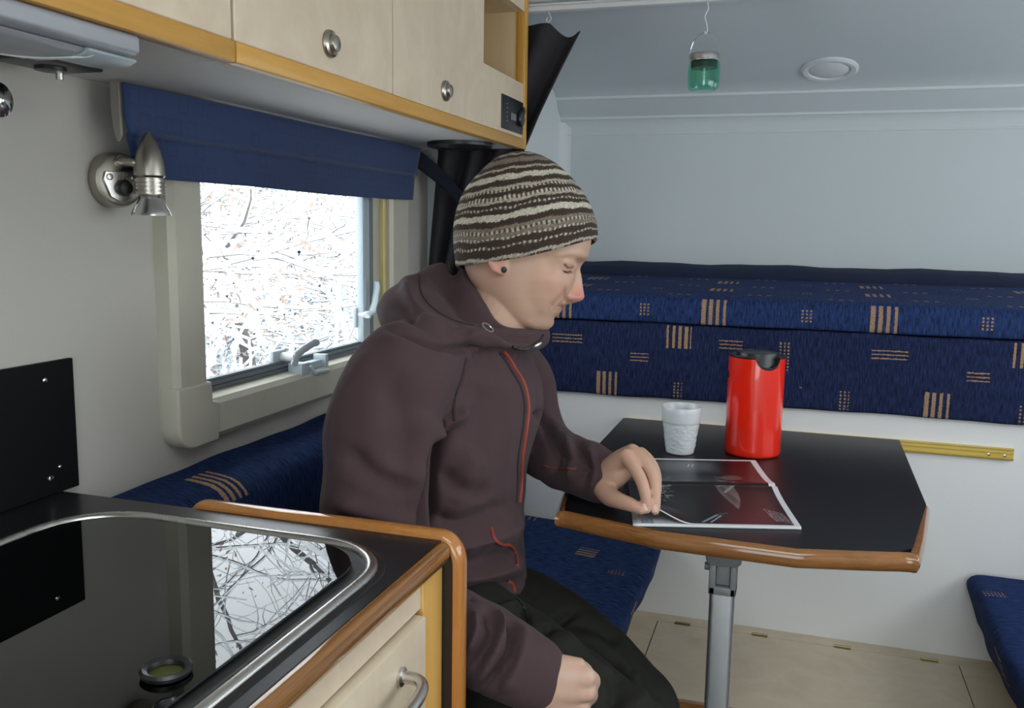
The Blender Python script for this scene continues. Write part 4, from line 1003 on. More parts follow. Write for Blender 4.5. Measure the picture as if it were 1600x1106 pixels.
def folds(co_, faces, lst):
    N = normals(co_, faces); px, py, dd = project(co_)
    facing = -(N @ np.array(FWD)) > .12; disp = np.zeros(len(co_))
    for poly, w_, amp, dmax in lst:
        poly = [p[:2] for p in spline([(*p, 0) for p in poly], 6)]
        d, t = polydist(px, py, poly)
        k = facing & (dd < dmax)
        disp += np.where(k, 2.3*amp*np.exp(-(d/w_)**2)*np.clip(np.minimum(t, 1-t)*5+.15, 0, 1), 0)
    return co_+N*disp[:, None]
def fbm(co_, scale, seed, stretch=(1, 1, 1)):
    from mathutils import noise
    out = np.empty(len(co_))
    for i, p in enumerate(co_): out[i] = noise.noise((p[0]*scale*stretch[0]+seed, p[1]*scale*stretch[1], p[2]*scale*stretch[2]))
    return out
class Arr:
    def __init__(s, v, f): s.v = [tuple(p) for p in v]; s.f = f; s.uv = []
def bvh(co_, faces): return BVHTree.FromPolygons([tuple(p) for p in co_], faces)
def hit(tree_, x, y):
    d = (P(x, y, 1)-CAM).normalized(); r = tree_.ray_cast(CAM, d); return r[0], r[1]
def seam(tree_, poly, r, lift=.0005, k=10, n=6, flat=.5):
    pts = []
    for p in spline([(*q, 0) for q in poly], k):
        h, nn = hit(tree_, p[0], p[1])
        if h is not None: pts.append(h+nn*lift)
    # ignore jumps to another layer
    return MB().tube(pts, r, n)

man = thing('person', 'man in striped knitted hat and brown hooded fleece sitting beside the table, turning a page', 'person', tuple(P(700, 900, 1.33).xy)+(ZF,))

# ---- head profile
prof = [(256, 800, 830, 8), (259, 788, 842, 24), (266, 773, 858, 42), (284, 752, 882, 60), (312, 734, 904, 73), (340, 722, 919, 79), (370, 720, 924.5, 80),
 (392, 721, 921.5, 79), (402, 722, 917.5, 78.5), (408, 723, 913.5, 78), (414, 725, 908, 77.5), (421, 727, 903.5, 77), (432, 731, 899.5, 76), (445, 736, 895.5, 74.5),
 (458, 742, 890.5, 72), (470, 750, 884.5, 69), (480, 756, 879, 65), (490, 762, 873, 60), (497, 768, 867.5, 55), (505, 777, 864, 48), (511, 788, 861, 40), (516, 803, 855, 29), (519, 820, 847, 14)]
pf = np.array(prof, float)
ys = np.concatenate([np.linspace(256, 395, 60), np.linspace(396, 519, 110)])
NC = 200
rings_ = []; RX, RC, RY = [], [], []
def sm(a, b, x): t = np.clip((x-a)/(b-a), 0, 1); return t*t*(3-2*t)
nose_y = [408, 414, 421, 432, 445, 457, 464, 468, 471, 473.5, 475.5, 478]; nose_p = [0, 1.2, 3.0, 9.5, 15.0, 21.5, 26.0, 26.0, 22.5, 15, 5, 0]; nose_w = [7, 7, 7, 8, 9, 10.5, 11.5, 11.5, 11, 10.5, 10, 10]
lip_y = [470, 474, 476.5, 479, 480.5, 482, 485, 489, 492.5, 496, 500, 505]; lip_p = [0, .4, 1.5, 1.2, -1.4, .4, 1.7, 1.5, .2, -2.2, -1.6, 0]
def g(x, s): return np.exp(-(x/s)**2)
for y in ys:
    xb, xf, w_ = (np.interp(y, pf[:, 0], pf[:, i]) for i in (1, 2, 3))
    th = 2*PI*np.arange(NC)/NC; xc = xb+.48*(xf-xb); ct, st = np.cos(th), np.sin(th)
    e = np.where(ct > 0, np.interp(y, [400, 440, 500], [2.35, 2.3, 2.05]), 2.0)
    rad = (np.abs(ct)**e+np.abs(st)**e)**(-1/e)
    X = np.where(ct > 0, xc+(xf-xc)*ct*rad, xc+(xc-xb)*ct*rad); C = w_*st*rad
    fr = np.clip(ct*1.6, 0, 1)
    aC = np.abs(C); dx = np.zeros(NC)
    dx += np.interp(y, nose_y, nose_p)*np.exp(-(np.abs(C)/np.interp(y, nose_y, nose_w))**2.4)
    dx += 9.0*g(aC-14.5, 6.2)*g(y-466.5, 5.2)                       # nostril wings
    dx -= 3.6*g(aC-22.5, 3.2)*g(y-467, 5)                              # alar groove
    dx += np.interp(y, lip_y, lip_p)*np.exp(-(aC/23)**3)
    dx -= 3.2*g(y-480.8+.075*aC, 1.5)*(1-sm(24, 31, aC))           # mouth line
    dx -= 1.8*g(aC-31, 4)*g(y-478, 4)                                # mouth corner
    dx += 3.4*g(y-406, 6)*np.exp(-((aC-24)/20)**2)                   # brow ridge
    dx -= 8.0*np.exp(-((aC-27)/15)**2)*g(y-417.5, 9.5)                 # eye socket
    dx += 6.6*np.exp(-((aC-31)/11)**2)*g(y-421, 6.0)                 # closed lid over the eyeball
    dx -= 2.4*np.exp(-((aC-31)/13)**2)*g(y-412.5, 1.8)               # lid crease
    dx -= 2.2*np.exp(-((aC-32)/11)**2)*g(y-424.5, 1.5)                 # lash line
    dx -= 1.8*np.exp(-((aC-32)/13)**2)*g(y-431.5, 2.5)                 # lower lid fold
    dx += 3.5*np.exp(-((aC-44)/15)**2)*g(y-452, 16)                  # cheek
    nl = 22+(y-464)*.62; dx -= 1.6*g(aC-nl, 3.2)*sm(460, 468, y)*(1-sm(486, 498, y))   # smile fold
    dx += 2.0*np.exp(-(aC/15)**2)*g(y-507, 7)                        # chin
    X = X+dx*fr
    RX.append(X); RC.append(C); RY.append(np.full(NC, y))
RX, RC, RY = np.array(RX), np.array(RC), np.array(RY)
SIDE = [  # lines on the side of the face: points, width, depth (+ out)
 ([(880, 455), (879, 462), (880.5, 468), (884, 471.5)], 2.3, -6.5), ([(886, 465), (889, 464)], 5.0, 4.5),
 ([(878, 461), (870, 469), (861, 478), (854, 487)], 2.8, -1.7), ([(866, 462), (856, 474), (848, 486)], 7.0, 1.6),
 ([(858, 478.5), (862, 481)], 3.0, -2.4), ([(866, 487), (875, 486)], 3.5, .7), ([(868, 476), (877, 475)], 2.5, .5),
 ([(880, 418), (890, 418)], 6.0, 4.0), ([(874, 412), (884, 409.5), (897, 410)], 2.0, -2.0), ([(877, 419.5), (882, 423.6), (888, 423.8), (893.5, 421)], 1.3, -2.4),
 ([(877, 428.5), (884, 431), (892, 429)], 2.0, -1.6), ([(868, 426), (873, 428)], 1.3, -1.0), ([(868, 431), (874, 431.5)], 1.2, -.9),
 ([(868, 407), (886, 404), (903, 405)], 5.5, 2.4), ([(845, 440), (862, 446)], 15, 2.6), ([(822, 470), (840, 492)], 14, -2.4), ([(778, 470), (800, 496), (830, 513)], 7, 2.5), ([(850, 410), (856, 425)], 11, -2.2)]
frn = np.clip((RX-790)/40, 0, 1)
for poly, w_, amp in SIDE:
    d, _ = polydist(RX.ravel(), RY.ravel(), poly); d = d.reshape(RX.shape)
    RC = RC+np.sign(RC)*amp*np.exp(-(d/w_)**2)*frn*np.clip(np.abs(RC)/14, 0, 1)
for i, y in enumerate(ys): rings_.append([H(a, y, c) for a, c in zip(RX[i], RC[i])])
bd = MB(); loft(bd, rings_)
# ears
for s in (-1, 1):
    ell(bd, H(779, 410, s*76), (RGT*(.0150), -UPV*.0265+RGT*.003, FWD*.0065))
    limb(bd, [H(768, 408, s*76), H(768, 416, s*79.5), H(773, 427, s*80.5), H(780, 431, s*79)], [.0034, .0040, .0056, .0050], 8)
# neck, trunk, shoulders, arms inside the clothes
loft(bd, [[H(x+rx*math.cos(a), y+sl*math.cos(a), rc*math.sin(a)) for a in np.linspace(0, 2*PI, 29)[:-1]] for x, y, rx, rc, sl in
     ((806, 425, 52, 52, 0), (795, 455, 54, 55, 6), (783, 485, 55, 57, 10), (768, 515, 57, 60, 10), (752, 545, 62, 68, 8), (735, 580, 80, 110, 0), (715, 640, 95, 140, 0), (700, 760, 85, 120, 0), (705, 880, 85, 120, 0), (715, 960, 80, 110, 0))])
sh_n, sh_f = P(628, 590, 1.16), P(800, 585, 1.48)
limb(bd, [H(735, 575, 0), sh_n, P(592, 740, 1.13), P(602, 890, 1.125), P(700, 985, 1.085), P(790, 1033, 1.055), P(828, 1053, 1.048)], [.06, .05, .038, .032, .024, .022, .026])
limb(bd, [H(735, 575, 0), sh_f, P(822, 650, 1.51), P(842, 694, 1.478), P(884, 722, 1.408), P(918, 737, 1.358), P(950, 746, 1.32)], [.05, .035, .032, .026, .022, .020, .022])
# left hand (far arm) pinching the page corner
def hand(spec):
    for pts, rs in spec: limb(bd, [P(*p) for p in pts], rs, 12, 5)
hand([
 ([(945, 746, 1.325), (960, 727, 1.300), (978, 713, 1.275)], [.020, .0165, .0115]),
 ([(945, 744, 1.330), (968, 720, 1.308), (988, 705, 1.290)], [.020, .0160, .0110]),
 ([(945, 744, 1.335), (975, 722, 1.320), (1001, 709, 1.308)], [.019, .0150, .0105]),
 ([(945, 748, 1.338), (980, 730, 1.332), (1010, 717, 1.324)], [.018, .0145, .0095]),
 ([(945, 752, 1.322), (965, 742, 1.300), (985, 730, 1.292)], [.021, .018, .012]),
 ([(978, 713, 1.275), (992, 733, 1.258), (1003, 754, 1.247), (1009, 778, 1.2405), (1011, 796, 1.2395)], [.0115, .0098, .0092, .0082, .0066]),
 ([(988, 705, 1.290), (1007, 722, 1.272), (1020, 744, 1.262), (1024, 775, 1.2525), (1024, 798, 1.2480)], [.0112, .0098, .0092, .0082, .0068]),
 ([(1001, 709, 1.308), (1015, 722, 1.294), (1023, 742, 1.284), (1026, 766, 1.272), (1022, 784, 1.266)], [.0105, .0092, .0086, .0078, .0066]),
 ([(1010, 717, 1.324), (1020, 728, 1.312), (1026, 745, 1.303), (1025, 764, 1.293), (1018, 778, 1.286)], [.0095, .0084, .0078, .0070, .006]),
 ([(942, 760, 1.312), (952, 775, 1.284), (966, 782, 1.262), (986, 789, 1.247), (1002, 797, 1.2375)], [.018, .0150, .0120, .0103, .0072]),
])
# right hand, a loose fist on the thigh
hand([
 ([(826, 1054, 1.048), (865, 1046, 1.044), (900, 1043, 1.040)], [.022, .0190, .0130]),
 ([(826, 1056, 1.046), (868, 1057, 1.038), (914, 1058, 1.032)], [.022, .0195, .0135]),
 ([(826, 1060, 1.046), (868, 1074, 1.038), (915, 1080, 1.034)], [.022, .0195, .0130]),
 ([(824, 1066, 1.048), (864, 1090, 1.043), (906, 1103, 1.042)], [.021, .0190, .0120]),
 ([(830, 1058, 1.060), (862, 1060, 1.055), (890, 1070, 1.055)], [.020, .022, .020]),
 ([(900, 1043, 1.040), (914, 1050, 1.058), (910, 1058, 1.078), (890, 1060, 1.084), (878, 1060, 1.076)], [.0118, .0102, .0098, .009, .008]),
 ([(914, 1058, 1.032), (925, 1064, 1.052), (919, 1072, 1.074), (898, 1074, 1.082), (884, 1074, 1.074)], [.0122, .0106, .0100, .0092, .008]),
 ([(915, 1080, 1.034), (922, 1086, 1.054), (915, 1092, 1.074), (896, 1092, 1.080), (884, 1090, 1.072)], [.0118, .0100, .0096, .0088, .008]),
 ([(906, 1103, 1.042), (911, 1108, 1.058), (904, 1112, 1.074), (888, 1110, 1.078), (878, 1107, 1.070)], [.0106, .0090, .0086, .0078, .007]),
 ([(838, 1046, 1.062), (868, 1040, 1.080), (892, 1046, 1.094), (908, 1056, 1.098)], [.016, .0125, .0108, .0088]),
])
bv, bf, bE = remesh(bd, .0018, 1)
bv = lap(bv, bE, 2, .35)
px, py, dd = project(bv)
# extra smoothing on the hands to blend the webbing
hm = ((py > 1005) | ((px > 925) & (py > 690))).astype(float); bv = lap(bv, bE, 5, .5, hm)
hm = ((py > 1005) & (px < 908)).astype(float); bv = lap(bv, bE, 34, .5, hm)
bN = normals(bv, bf)
headm = (np.hypot(px-820, py-420) < 140) & (py < 530)
# skin colours, with shade in nostril, mouth line and creases painted darker
base = np.tile(np.array([.57, .365, .262]), (len(bv), 1))
def blend(mask, col): base[:] = base*(1-mask[:, None])+np.array(col)*mask[:, None]
dl_ = dd/KP; lat = np.abs((bv-np.array(H(815, 400, 0))) @ np.array(FWD))/KP
hx = 815+((bv-np.array(H(815, 400, 0))) @ np.array(RGT))/KP; hy = 400-((bv-np.array(H(815, 400, 0))) @ np.array(UPV))/KP
blend(np.clip(.60*np.exp(-((hx-904)/15)**2-((hy-462)/15)**2-(lat/24)**4), 0, 1)*headm, (.60, .15, .12))
blend(.28*np.exp(-((hx-862)/26)**2-((hy-452)/22)**2)*headm, (.60, .22, .17))
lm = np.exp(-((hy-481.5)/5.0)**4)*(hx > 858)*np.clip((hx-857)/6, 0, 1)*(lat < 32)*headm; blend(.42*lm, (.48, .18, .15))
blend(.85*np.exp(-((hy-480.8+(lat*.07))/1.25)**2)*(hx > 855)*(lat < 33)*headm, (.20, .055, .045))  # shade between the lips painted as a dark line
blend(.30*np.exp(-((hy-409-(905-hx)*.06)/3.0)**2)*np.clip((hx-866)/12, 0, 1)*(lat > 8)*(lat < 52)*headm, (.26, .15, .085))
blend(.6*np.exp(-((hx-891)/2.6)**2-((hy-470.5)/1.6)**2)*(lat > 5)*(lat < 17)*headm, (.16, .04, .035))  # nostril shade painted into the skin colour
def line(poly, w_, k, col, lo=10):
    d, _ = polydist(hx, hy, poly); blend(k*np.exp(-(d/w_)**2)*(lat > lo)*headm, col)
line([(878, 420), (882.5, 423.8), (888, 423.8), (892, 421.5)], 1.2, .92, (.075, .032, .022)); line([(880, 419), (884, 423.5)], .9, .7, (.06, .03, .02))
line([(877, 428.5), (884, 431), (892, 429)], 2.2, .22, (.42, .19, .14))  # lower lid fold shaded in the skin colour
line([(879.5, 456), (878.8, 463), (880.5, 469), (886, 472)], 1.6, .5, (.36, .11, .085)); line([(877, 462), (870, 469), (861, 478), (854, 487)], 1.8, .35, (.42, .19, .14))  # shade of nose wing groove and smile fold painted in
line([(863, 485), (876, 484.5)], 2.4, .38, (.56, .20, .17), 0); line([(868, 408), (886, 405), (904, 406)], 2.6, .22, (.25, .14, .08))
blend(.45*np.exp(-((hx-776)/14)**2-((hy-428)/14)**2)*(lat > 60), (.66, .24, .19))
blend(.22*(1-headm)*((px > 800) & (py > 1000)), (.74, .56, .50))
handm = (~headm) & (py > 690)
blend(.35*np.exp(-((px-1012)/10)**2-((py-790)/22)**2), (.66, .30, .24)); blend(.3*np.exp(-((px-985)/22)**2-((py-788)/9)**2), (.66, .28, .22))
for kx, ky in ((978, 711), (989, 704), (1003, 753), (1020, 744), (903, 1043), (920, 1060), (918, 1084)): blend(.35*np.exp(-((px-kx)/7)**2-((py-ky)/7)**2)*handm, (.68, .32, .26))
def skinmat():
    t = NT('skin'); a = t.n('Attribute', attribute_name='skin'); c = t.coords(); n = t.noise(c, 90, 4); n2 = t.noise(c, 900, 3)
    k = t.mix(t.m2('MULTIPLY', n, .22), a.outputs['Color'], t.mix(.5, a.outputs['Color'], (.62, .26, .19)))
    return t.pbr(k, .46, t.bump(n2, .12, .0006), Subsurface_Weight=.12, Subsurface_Radius=(.010, .004, .002), Subsurface_Scale=.5, Specular_IOR_Level=.35)
body = obj('body', Arr(bv, bf), skinmat(), man, smooth=180, recalc=False)
at = body.data.color_attributes.new('skin', 'FLOAT_COLOR', 'POINT'); at.data.foreach_set('color', np.concatenate([base, np.ones((len(bv), 1))], 1).ravel())
tb_ = bvh(bv, bf)
m = MB()
for k in range(9):
    x = 879.5+1.4*k; y = 424.2-abs(x-885)*.25; h, nn = hit(tb_, x, y)
    if h: m.tube([h+nn*.0002, h+nn*.0016-UPV*.0016+RGT*.0006, h+nn*.0022-UPV*.0034+RGT*.0016], [.00045, .0004, .0001], 5)
obj('eyelashes', m, plain('dark_lashes', (.05, .03, .02), .7), body, kind='stuff')
h, nn = hit(tb_, 787, 421.5); m = MB(); m.lathe([(.0042, -.001), (.0046, .001), (.0030, .0016), (.0005, .0012)], h, 16, nn); obj('ear_plug', m, M_bplast, body)
def nail(x, y, upx, upy, L, W):
    h, nn = hit(tb_, x, y)
    if not h: return None
    u = (RGT*upx-UPV*upy); u = (u-nn*u.dot(nn)).normalized(); s = nn.cross(u); m = MB()
    m.grid(lambda a, b: h+u*((b-.5)*L)+s*((a-.5)*W)+nn*(.0006-.0035*((a-.5)*2)**2*.4-.001*max(0, (abs(b-.5)-.35))*3), 9, 9)
    return m
M_nail = plain('finger_nail', (.72, .47, .40), .25, .03)
for x, y in ((1022.5, 795), (1008, 793)):
    m = nail(x, y, .05, 1, .0105, .0085)
    if m: obj('fingernail', m, M_nail, body, smooth=80, recalc=False)

# ---- knitted hat
tk = [0, .15, .30, .45, .60, .72, .84, .94, 1.0]
Lx = [712, 708.5, 709.5, 716, 727, 747, 770, 793, 811]; Ly = [416, 380, 349, 321, 297, 273, 252.5, 241.5, 238]
Rx = [934, 931, 921.5, 908, 890, 868, 846, 829, 813]; Ry = [374.5, 349, 321, 297, 276, 257.5, 245.5, 239.8, 238]
Ww = [94, 95, 91, 84, 74, 61, 42, 20, 1]
NR, NS = 220, 360
from_t = lambda t, arr: float(np.interp(t, tk, arr))
def cub(t, arr):
    q = spline([(a, b, 0) for a, b in zip(tk, arr)], 12); return float(np.interp(t, [p[0] for p in q], [p[1] for p in q]))
bands = [(615, 600, 'b', 0), (600, 562, 'd', 0), (562, 552, 't', 1), (552, 522, 'd', 0), (522, 512, 'b', 1), (512, 492, 't', 0), (492, 476, 'm', 1), (476, 460, 't', 0), (460, 430, 'd', 0),
 (430, 400, 'c', 0), (400, 378, 'd', 0), (378, 369, 't', 1), (369, 350, 'd', 0), (350, 337, 'b', 0), (337, 318, 't', 1), (318, 297, 'd', 0), (297, 284, 'm', 1), (284, 270, 'b', 0), (270, 240, 'd', 0),
 (240, 212, 'c', 0), (212, 188, 'd', 0), (188, 176, 'b', 0), (176, 152, 'd', 0), (152, 122, 't', 0), (122, 102, 'd', 0), (102, 90, 'b', 0), (90, 74, 'd', 0), (74, 40, 't', 0), (40, -50, 'd', 0)]
pal = {'d': (.036, .022, .017), 'b': (.42, .37, .30), 't': (.20, .165, .13), 'c': (.56, .52, .42), 'm': (.13, .105, .085)}
hv = []; hc_ = []; hm_ = MB(); rnd = random.Random(9); rs_ = np.random.RandomState(9)
y0n = None
tl_ = list(np.linspace(0, 1, NR)**1.0)
rows = [(-.012, 4.5, -1), (-.006, 2.0, -1)]
ynear = [ (cub(t, Ly)+cub(t, Ry))/2+13*(1-t)**1.5 for t in tl_]
def hatring(t, inset_=0.0, dy=0.0, jj=0):
    lx, ly, rx, ry, ww = (cub(t, a) for a in (Lx, Ly, Rx, Ry, Ww))
    mx, my, hx_, hy_ = (lx+rx)/2, (ly+ry)/2, (rx-lx)/2, (ry-ly)/2; out = []
    for i in range(NS):
        a = 2*PI*i/NS; s = math.sin(a); c = math.cos(a)
        g_ = 1.0
        if t > .5:
            for sa_ in (-PI/2, 0, PI/2, PI):
                d = (a-sa_+PI) % (2*PI)-PI; g_ -= .20*(t-.5)*math.exp(-(d/.075)**2)
            g_ += .02*math.sin(4*a-PI/2)*(t-.5)
        e = 2.15; rad = (abs(c)**e+abs(s)**e)**(-1/e)
        stitch = .55*math.sin(a*NS/4+(PI if (jj//4) % 2 else 0))+.55*math.sin(jj*PI/2)
        r = (1-inset_/90)*g_*rad; k = 1+(stitch*.35)/90*(0 if inset_ else 1)
        sag = 13*(1-t)**1.5*s*s*(1-.25*c)
        wob = 1.6*math.sin(3*a+5*t)+1.2*math.sin(5*a-9*t+1)
        out.append(H(mx+hx_*c*r*k, my+hy_*c*r+sag+dy+wob*(1-t)*min(1, t*6+.2), ww*s*r*k))
    return out
rings_ = [hatring(.10, 5.0), hatring(.02, 5.0), hatring(0, 4.0, 1.5), hatring(0, 1.5, 2.0)]+[hatring(t, 0, 0, j) for j, t in enumerate(tl_)]
cols = []
ysp = 405; 
for j in range(len(rings_)):
    jt = max(0, j-4); yz = 615-(ynear[0]-ynear[jt])/(ynear[0]-ynear[-1])*555
    for i in range(NS):
        yy = yz+3.0*math.sin(i*.21+yz*.05)+2.0*math.sin(i*.047)+rs_.normal(0, 2.2)
        for hi_, lo_, k, dsh in bands:
            if yy <= hi_ and yy > lo_: break
        c = np.array(pal[k])
        if dsh: c = np.array(pal['c' if (i//2) % 2 == 0 else 'd'])*(.9 if k != 'm' else .8)+np.array(pal[k])*.2
        cols.append(c*(1+.22*rs_.normal()))
hm_ = MB(); loft(hm_, rings_, False); hm_.f.append(tuple((len(rings_)-1)*NS+i for i in range(NS)))
def knit():
    t = NT('knitted_wool'); a = t.n('Attribute', attribute_name='yarn'); c = t.coords(); n = t.noise(c, 700, 3)
    k = t.mix(t.m2('MULTIPLY', n, .5), a.outputs['Color'], t.mix(.5, a.outputs['Color'], (.16, .13, .10)))
    return t.pbr(k, .95, t.bump(n, .5, .0012), Sheen_Weight=.05, Specular_IOR_Level=.15)
hat = obj('knitted_hat', hm_, knit(), man, smooth=180, recalc=True, label='brown, taupe and cream striped knitted hat')
at = hat.data.color_attributes.new('yarn', 'FLOAT_COLOR', 'POINT'); at.data.foreach_set('color', np.concatenate([np.clip(np.array(cols), 0, 1), np.ones((len(cols), 1))], 1).ravel())

# ---- hooded fleece jacket
jk = MB()
trows = [(712, 962, .108, .165, 8), (700, 945, .114, .170, 8), (694, 905, .118, .168, 9), (690, 850, .118, .165, 11), (688, 790, .120, .168, 13), (692, 720, .124, .178, 17), (700, 650, .127, .190, 21),
         (706, 600, .120, .190, 22), (714, 562, .102, .170, 20), (724, 535, .085, .125, 16), (738, 512, .072, .085, 10)]
rr = []
for x, y, a, b, deg in trows:
    F, L = body_axes(deg); c = P(x, y, DH)
    rr.append([c+F*(a*math.copysign(abs(math.cos(t))**.92, math.cos(t)))+L*(b*math.copysign(abs(math.sin(t))**.9, math.sin(t))) for t in np.linspace(0, 2*PI, 49)[:-1]])
loft(jk, rr)
limb(jk, [P(668, 560, 1.20), P(626, 592, 1.145), P(597, 660, 1.122), P(588, 740, 1.115), P(588, 820, 1.118), P(604, 895, 1.115), P(645, 955, 1.100), P(705, 985, 1.075), P(760, 1010, 1.058), P(800, 1034, 1.050), P(828, 1049, 1.047)],
     [.060, .070, .0695, .0675, .066, .064, .056, .052, .049, .047, .045], 24)
limb(jk, [P(770, 560, 1.44), P(806, 595, 1.50), P(826, 650, 1.51), P(844, 694, 1.478), P(884, 720, 1.408), P(918, 736, 1.357), P(934, 742, 1.338)], [.06, .062, .056, .052, .0455, .042, .041], 24)
# hood as one folded collar: closed section A(base) - B - B2 - C(lip) - D - E around the neck
HC = P(735, 500, DH); Fm, Lm = body_axes(10)
def mirror(p): d = (p-HC).dot(Lm); return p-Lm*(2*d)
sect = [
 [(632, 528, 1.33), (655, 545, 1.21), (718, 547, 1.175), (792, 550, 1.225), (846, 548, 1.315)],
 [(600, 505, 1.33), (640, 524, 1.195), (706, 535, 1.165), (785, 543, 1.215), (856, 538, 1.315)],
 [(594, 478, 1.33), (628, 492, 1.205), (692, 516, 1.170), (775, 531, 1.215), (859, 527, 1.315)],
 [(604, 455, 1.33), (634, 462, 1.235), (690, 503, 1.190), (768, 519, 1.222), (858, 518, 1.317)],
 [(664, 414, 1.345), (652, 432, 1.285), (694, 492, 1.215), (768, 508, 1.235), (855, 512, 1.318)],
 [(694, 408, 1.345), (668, 436, 1.292), (706, 490, 1.230), (776, 508, 1.243), (850, 513, 1.320)],
 [(706, 432, 1.342), (698, 472, 1.294), (728, 512, 1.243), (784, 526, 1.255), (842, 526, 1.322)],
 [(722, 415, 1.338), (731, 447, 1.288), (760, 489, 1.258), (800, 514, 1.264), (840, 523, 1.324)],
 [(735, 425, 1.335), (745, 455, 1.298), (772, 498, 1.272), (802, 524, 1.280), (836, 530, 1.328)],
 [(720, 525, 1.33), (722, 548, 1.285), (748, 556, 1.270), (786, 558, 1.283), (822, 556, 1.328)],
]
curves = []
for s in sect:
    pts = [P(*p) for p in s]; ring_ = pts+[mirror(pts[3]), mirror(pts[2]), mirror(pts[1])]
    curves.append([V(q) for q in spline([tuple(p) for p in ring_], 8, closed=True)])
n_ = len(curves[0]); vs = [p for c in curves for p in c]; L_ = len(curves)
jk.add(vs, [(j*n_+i, j*n_+(i+1) % n_, ((j+1) % L_)*n_+(i+1) % n_, ((j+1) % L_)*n_+i) for j in range(L_) for i in range(n_)])
jv, jf, jE = remesh(jk, .0036, 5)
FO_ = [  # polyline in the view of the photograph, width, height, depth limit
 ([(716, 662), (700, 672), (688, 690), (676, 720), (670, 760), (668, 800), (658, 835)], 10, -.012, 1.36),
 ([(735, 640), (712, 655), (690, 668), (672, 690)], 9, .008, 1.36),
 ([(650, 640), (660, 690), (652, 740), (640, 790)], 22, .006, 1.3), ([(600, 590), (630, 640), (640, 690), (625, 740)], 26, -.006, 1.3),
 ([(540, 700), (580, 740), (625, 760), (660, 765)], 16, -.005, 1.3), ([(520, 780), (570, 800), (620, 815), (655, 820)], 15, .005, 1.3), ([(525, 830), (580, 850), (640, 850)], 12, -.005, 1.3),
 ([(672, 800), (700, 815), (740, 812), (800, 790)], 13, -.006, 1.4), ([(670, 840), (720, 852), (780, 835), (812, 810)], 13, .008, 1.4), ([(690, 880), (740, 880), (800, 862), (818, 850)], 12, -.006, 1.4),
 ([(700, 905), (760, 900), (815, 880)], 10, .006, 1.4), ([(728, 930), (770, 918), (818, 900)], 7, -.005, 1.4),
 ([(735, 690), (730, 740), (715, 790)], 18, .005, 1.4), ([(770, 600), (760, 660), (740, 720)], 25, -.005, 1.4), ([(690, 730), (720, 765), (770, 770)], 14, -.005, 1.4),
 # hood folds
 ([(597, 514), (640, 523), (700, 541), (757, 545), (812, 548)], 6, -.006, 1.4), ([(612, 460), (630, 480), (665, 505), (720, 522)], 12, -.006, 1.3), ([(640, 425), (636, 450), (655, 490), (700, 515), (760, 527)], 10, .005, 1.3),
 ([(757, 516), (800, 526), (845, 530)], 6, -.004, 1.4), ([(720, 535), (750, 528), (790, 536)], 7, .004, 1.4),
 # near sleeve: bunched rings towards the cuff
 ([(762, 948), (770, 985), (748, 1030), (735, 1050)], 7, -.009, 1.2), ([(775, 950), (786, 985), (765, 1030), (745, 1062)], 8, .007, 1.2), ([(788, 962), (799, 985), (795, 1015), (770, 1055), (752, 1075)], 6.5, -.010, 1.2),
 ([(806, 978), (815, 1000), (806, 1040), (785, 1078)], 11, .006, 1.2), ([(803, 985), (808, 1010), (795, 1046), (770, 1076)], 6, -.006, 1.2), ([(740, 950), (745, 985), (730, 1020)], 8, .005, 1.2), ([(776, 1000), (762, 1030), (745, 1050)], 4, -.006, 1.2),
 # far sleeve
 ([(850, 660), (866, 700), (862, 745)], 8, -.006, 1.6), ([(880, 680), (896, 715), (890, 755)], 7, .005, 1.6), ([(900, 690), (912, 722), (905, 762)], 6, -.006, 1.6), ([(920, 700), (930, 735), (922, 768)], 6, .004, 1.6),
 ([(835, 640), (850, 655), (860, 672)], 7, -.006, 1.6), ([(868, 700), (900, 722), (930, 735)], 5, -.003, 1.6)]
jv = folds(jv, jf, FO_)
jN = normals(jv, jf)
jv = jv+jN*(fbm(jv, 13, 3.1)*.005+fbm(jv, 30, 8.7, (1, 1, .55))*.0026)[:, None]
jv = lap(jv, jE, 1, .4)
def fleece(name, col):
    t = NT(name); c = t.coords(); n = t.noise(c, 26, 4); n2 = t.noise(c, 1100, 2)
    k = t.mix(n, tuple(x*.9 for x in col), tuple(x*1.1 for x in col))
    return t.pbr(k, .92, t.bump(n2, .35, .001), Sheen_Weight=.05, Specular_IOR_Level=.2)
M_fleece = fleece('brown_fleece', (.072, .043, .047))
M_seam = plain('dark_fleece_seam', (.030, .018, .020), .9)
M_zip = plain('rust_red_zip', (.30, .050, .028), .6)
jacket = obj('hooded_jacket', Arr(jv, jf), M_fleece, man, smooth=180, recalc=False, label='brown hooded fleece jacket with a rust red zip')
tj = bvh(jv, jf)
obj('front_zip', seam(tj, [(787, 549), (797, 564), (805, 578), (813, 590), (820, 606), (825, 634), (823, 662), (819, 690), (815, 720), (814, 756), (811, 785)], .0028, .0006), M_zip, jacket)
obj('zip_placket', seam(tj, [(781, 551), (792, 568), (800, 582), (808, 594), (814, 608), (819, 634), (817, 662), (813, 690), (809, 720), (808, 756), (806, 785)], .0022, .0), M_seam, jacket)
obj('raglan_seam', seam(tj, [(728, 560), (722, 585), (713, 610), (709, 635), (710, 658)], .0022, .0), M_seam, jacket)
obj('pocket_zip', seam(tj, [(767, 825), (772, 842), (783, 850), (798, 853), (806, 868), (808, 884)], .0024, .0005), M_zip, jacket)
obj('pocket_zip', seam(tj, [(792, 908), (800, 914), (803, 925)], .0030, .0005), M_zip, jacket)
obj('sleeve_piping', seam(tj, [(850, 728), (866, 731), (884, 732), (900, 733)], .0020, .0003), plain('faded_rust_piping', (.16, .045, .028), .7), jacket)
